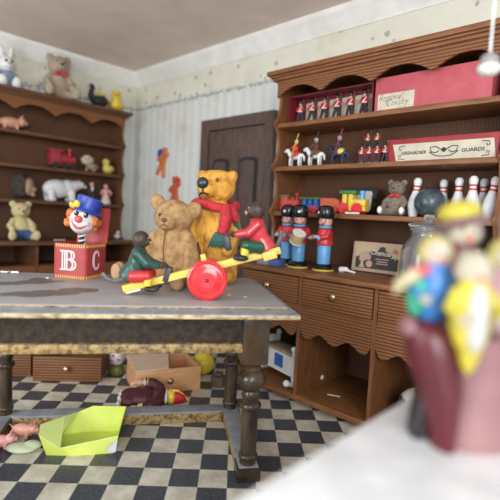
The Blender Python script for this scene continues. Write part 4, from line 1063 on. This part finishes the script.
def figurine(label, lx, ly, lz, hr, dress, hair, hat=None, dh=.10, dw=.04, front=None, arms=None, rz=0):
    c, s = cos(VIEW), sin(VIEW)
    t = thing('painted_figurine', label, 'figurine', (fx + lx * c - ly * s, fy + lx * s + ly * c, ZB + lz), VIEW + rz)
    MB().ell((0, 0, -hr * .6 - dh * .5), (dw, dw * .85, dh * .62)).ell((0, 0, -hr - dh * .12), (dw * .75, dw * .6, dh * .25)).build('dress', dress, t, fuse=.004, smooth=2)
    h = MB().ell((0, 0, 0), (hr * .93, hr * .9, hr)).ell((0, -hr * .9, -.1 * hr), hr * .15).build('head', cream_face, t, fuse=.003)
    hc = MB().ell((0, hr * .25, hr * .28), (hr * 1.02, hr * .92, hr * .88))
    for q in (-1, 1): hc.ell((q * hr * .85, hr * .1, -hr * .1), (hr * .28, hr * .45, hr * .6))
    hc.build('hair', hair, h)
    for q in (-1, 1): MB().ell((q * hr * .36, -hr * .86, hr * .12), (hr * .10, hr * .06, hr * .13)).build('eye', dkhair, h)
    MB().ell((0, -hr * .86, -hr * .42), (hr * .24, hr * .10, hr * .10)).build('mouth', nose_r, h)
    if front: MB().ell((0, -dw * .62, -hr * .7 - dh * .5), (dw * .5, dw * .4, dh * .5)).build('apron', front, t)
    for q in (-1, 1):
        col = arms if arms else dress
        MB().limb([(q * dw * .8, 0, -hr - .012), (q * dw * 1.2, -dw * .3, -hr - .04), (q * dw * .9, -dw * .9, -hr - .055)], [.010, .010, .009]).build('arm', col, t)
        hm = MB().ell((q * dw * .85, -dw * 1.05, -hr - .057), .009)
        for k in range(4): hm.limb([(q * dw * .85 - .006 + .004 * k, -dw * 1.15, -hr - .057), (q * dw * .85 - .006 + .004 * k, -dw * 1.15 - .009, -hr - .062)], [.0028, .0024], 6)
        hm.limb([(q * dw * .85 - q * .007, -dw * 1.1, -hr - .053), (q * dw * .85 - q * .012, -dw * 1.2, -hr - .052)], [.0028, .0024], 6)
        hm.build('hand', cream_face, t)
    return t
w = figurine('woman figurine in yellow bonnet with brown brim rising from the shoe', .050, .085, .438, .041, bur, dkhair, dh=.24, dw=.05, arms=red)
MB().lathe([(.053, .008), (.060, .014), (.056, .023), (.046, .028), (0, .029)], rot((RD(-10), RD(-13), 0)), 26).build('brim', hatb, w)
MB().ell((-.012, .0, .042), (.047, .044, .026), (0, RD(-13), 0)).build('bonnet', sunny, w)
c1 = figurine('blond child figurine in blue and green on the left of the shoe', -.046, -.015, .392, .032, skyb, blond, dh=.12, dw=.039, arms=skyb)
MB().ell((-.036, -.005, -.085), (.020, .026, .046)).build('green_sash', mint, c1)
MB().limb([(-.024, -.015, -.034), (-.050, -.022, -.040)], [.012, .013]).build('outstretched_sleeve', pl('rose_red', (.60, .12, .14), .5), c1)
hm = MB().limb([(-.052, -.025, -.044), (-.080, -.028, -.064)], [.013, .012])
for k in range(4): hm.limb([(-.080 + .003 * k, -.036 + .004 * k, -.066), (-.092 + .003 * k, -.037 + .004 * k, -.078)], [.0045, .0035], 6)
hm.limb([(-.072, -.036, -.058), (-.082, -.044, -.058)], [.0045, .0035], 6)
hm.build('outstretched_hand', pl('cream_hand', (.52, .44, .25), .5), c1)
c2 = figurine('fair child figurine in yellow dress with white apron at shoe front', -.002, -.088, .368, .031, sunny, pl('fair_hair', (.46, .40, .28), .6), dh=.13, dw=.040, front=pl('apron_white', (.52, .50, .47), .5), arms=sunny)
MB().lathe([(.001, -.205), (.014, -.185), (.026, -.14), (.030, -.09), (0, -.085)], T(.004, .004, 0), 20).build('dress_point', sunny, c2)
figurine('pale child figurine in pink at the right edge of the photograph', .098, -.015, .388, .034, pl('soft_pink', (.46, .26, .27), .5), blond, dh=.14, dw=.042, arms=pink)

# ------------------------------------------------------------------ light
world = bpy.data.worlds.new('daylight'); SC.world = world; world.use_nodes = True
bgn = world.node_tree.nodes['Background']; bgn.inputs['Color'].default_value = (.86, .93, 1.0, 1); bgn.inputs['Strength'].default_value = .85
def area(name, loc, target, size, power, color, sy=None):
    l = bpy.data.lights.new(name, 'AREA'); l.energy = power; l.size = size; l.color = color
    if sy: l.shape = 'RECTANGLE'; l.size_y = sy
    o = bpy.data.objects.new(name, l); COL.objects.link(o); o.location = loc
    o.rotation_euler = (Vector(target) - Vector(loc)).to_track_quat('-Z', 'Y').to_euler()
    return o
area('window_light', (2.4, -1.5, 2.3), (-2.0, 2.0, 1.0), 2.6, 255, (.92, .97, 1.0))
area('side_fill_light', (-2.2, -2.6, 1.7), (-3.2, 2.6, 1.6), 2.0, 125, (.93, .97, 1.0))  # added unseen fill, kept low to brighten ceiling, left dresser and under the table

# ------------------------------------------------------------------ camera
cam = bpy.data.cameras.new('camera'); co = bpy.data.objects.new('camera', cam); COL.objects.link(co)
cam.sensor_width = 36; cam.lens = 453.6 * 36 / 500; cam.clip_start = .05
PITCH, ROLL, YA = .0770, .0503, -.8172
H0 = Matrix(((-sin(YA), -cos(YA), 0), (cos(YA), -sin(YA), 0), (0, 0, 1)))
cp, sp, cr_, sr_ = cos(PITCH), sin(PITCH), cos(ROLL), sin(ROLL)
right, fwd, down = Vector((1, 0, 0)), Vector((0, cp, -sp)), Vector((0, -sp, -cp))
r2 = H0 @ (cr_ * right - sr_ * down); d2 = H0 @ (sr_ * right + cr_ * down); f2 = H0 @ fwd
co.matrix_world = Matrix(((r2.x, -d2.x, -f2.x, 0), (r2.y, -d2.y, -f2.y, 0), (r2.z, -d2.z, -f2.z, 1.35), (0, 0, 0, 1)))
cam.dof.use_dof = True; cam.dof.focus_distance = 2.7; cam.dof.aperture_fstop = .95
SC.camera = co
SC.view_settings.view_transform = 'Standard'
SC.view_settings.exposure = 0
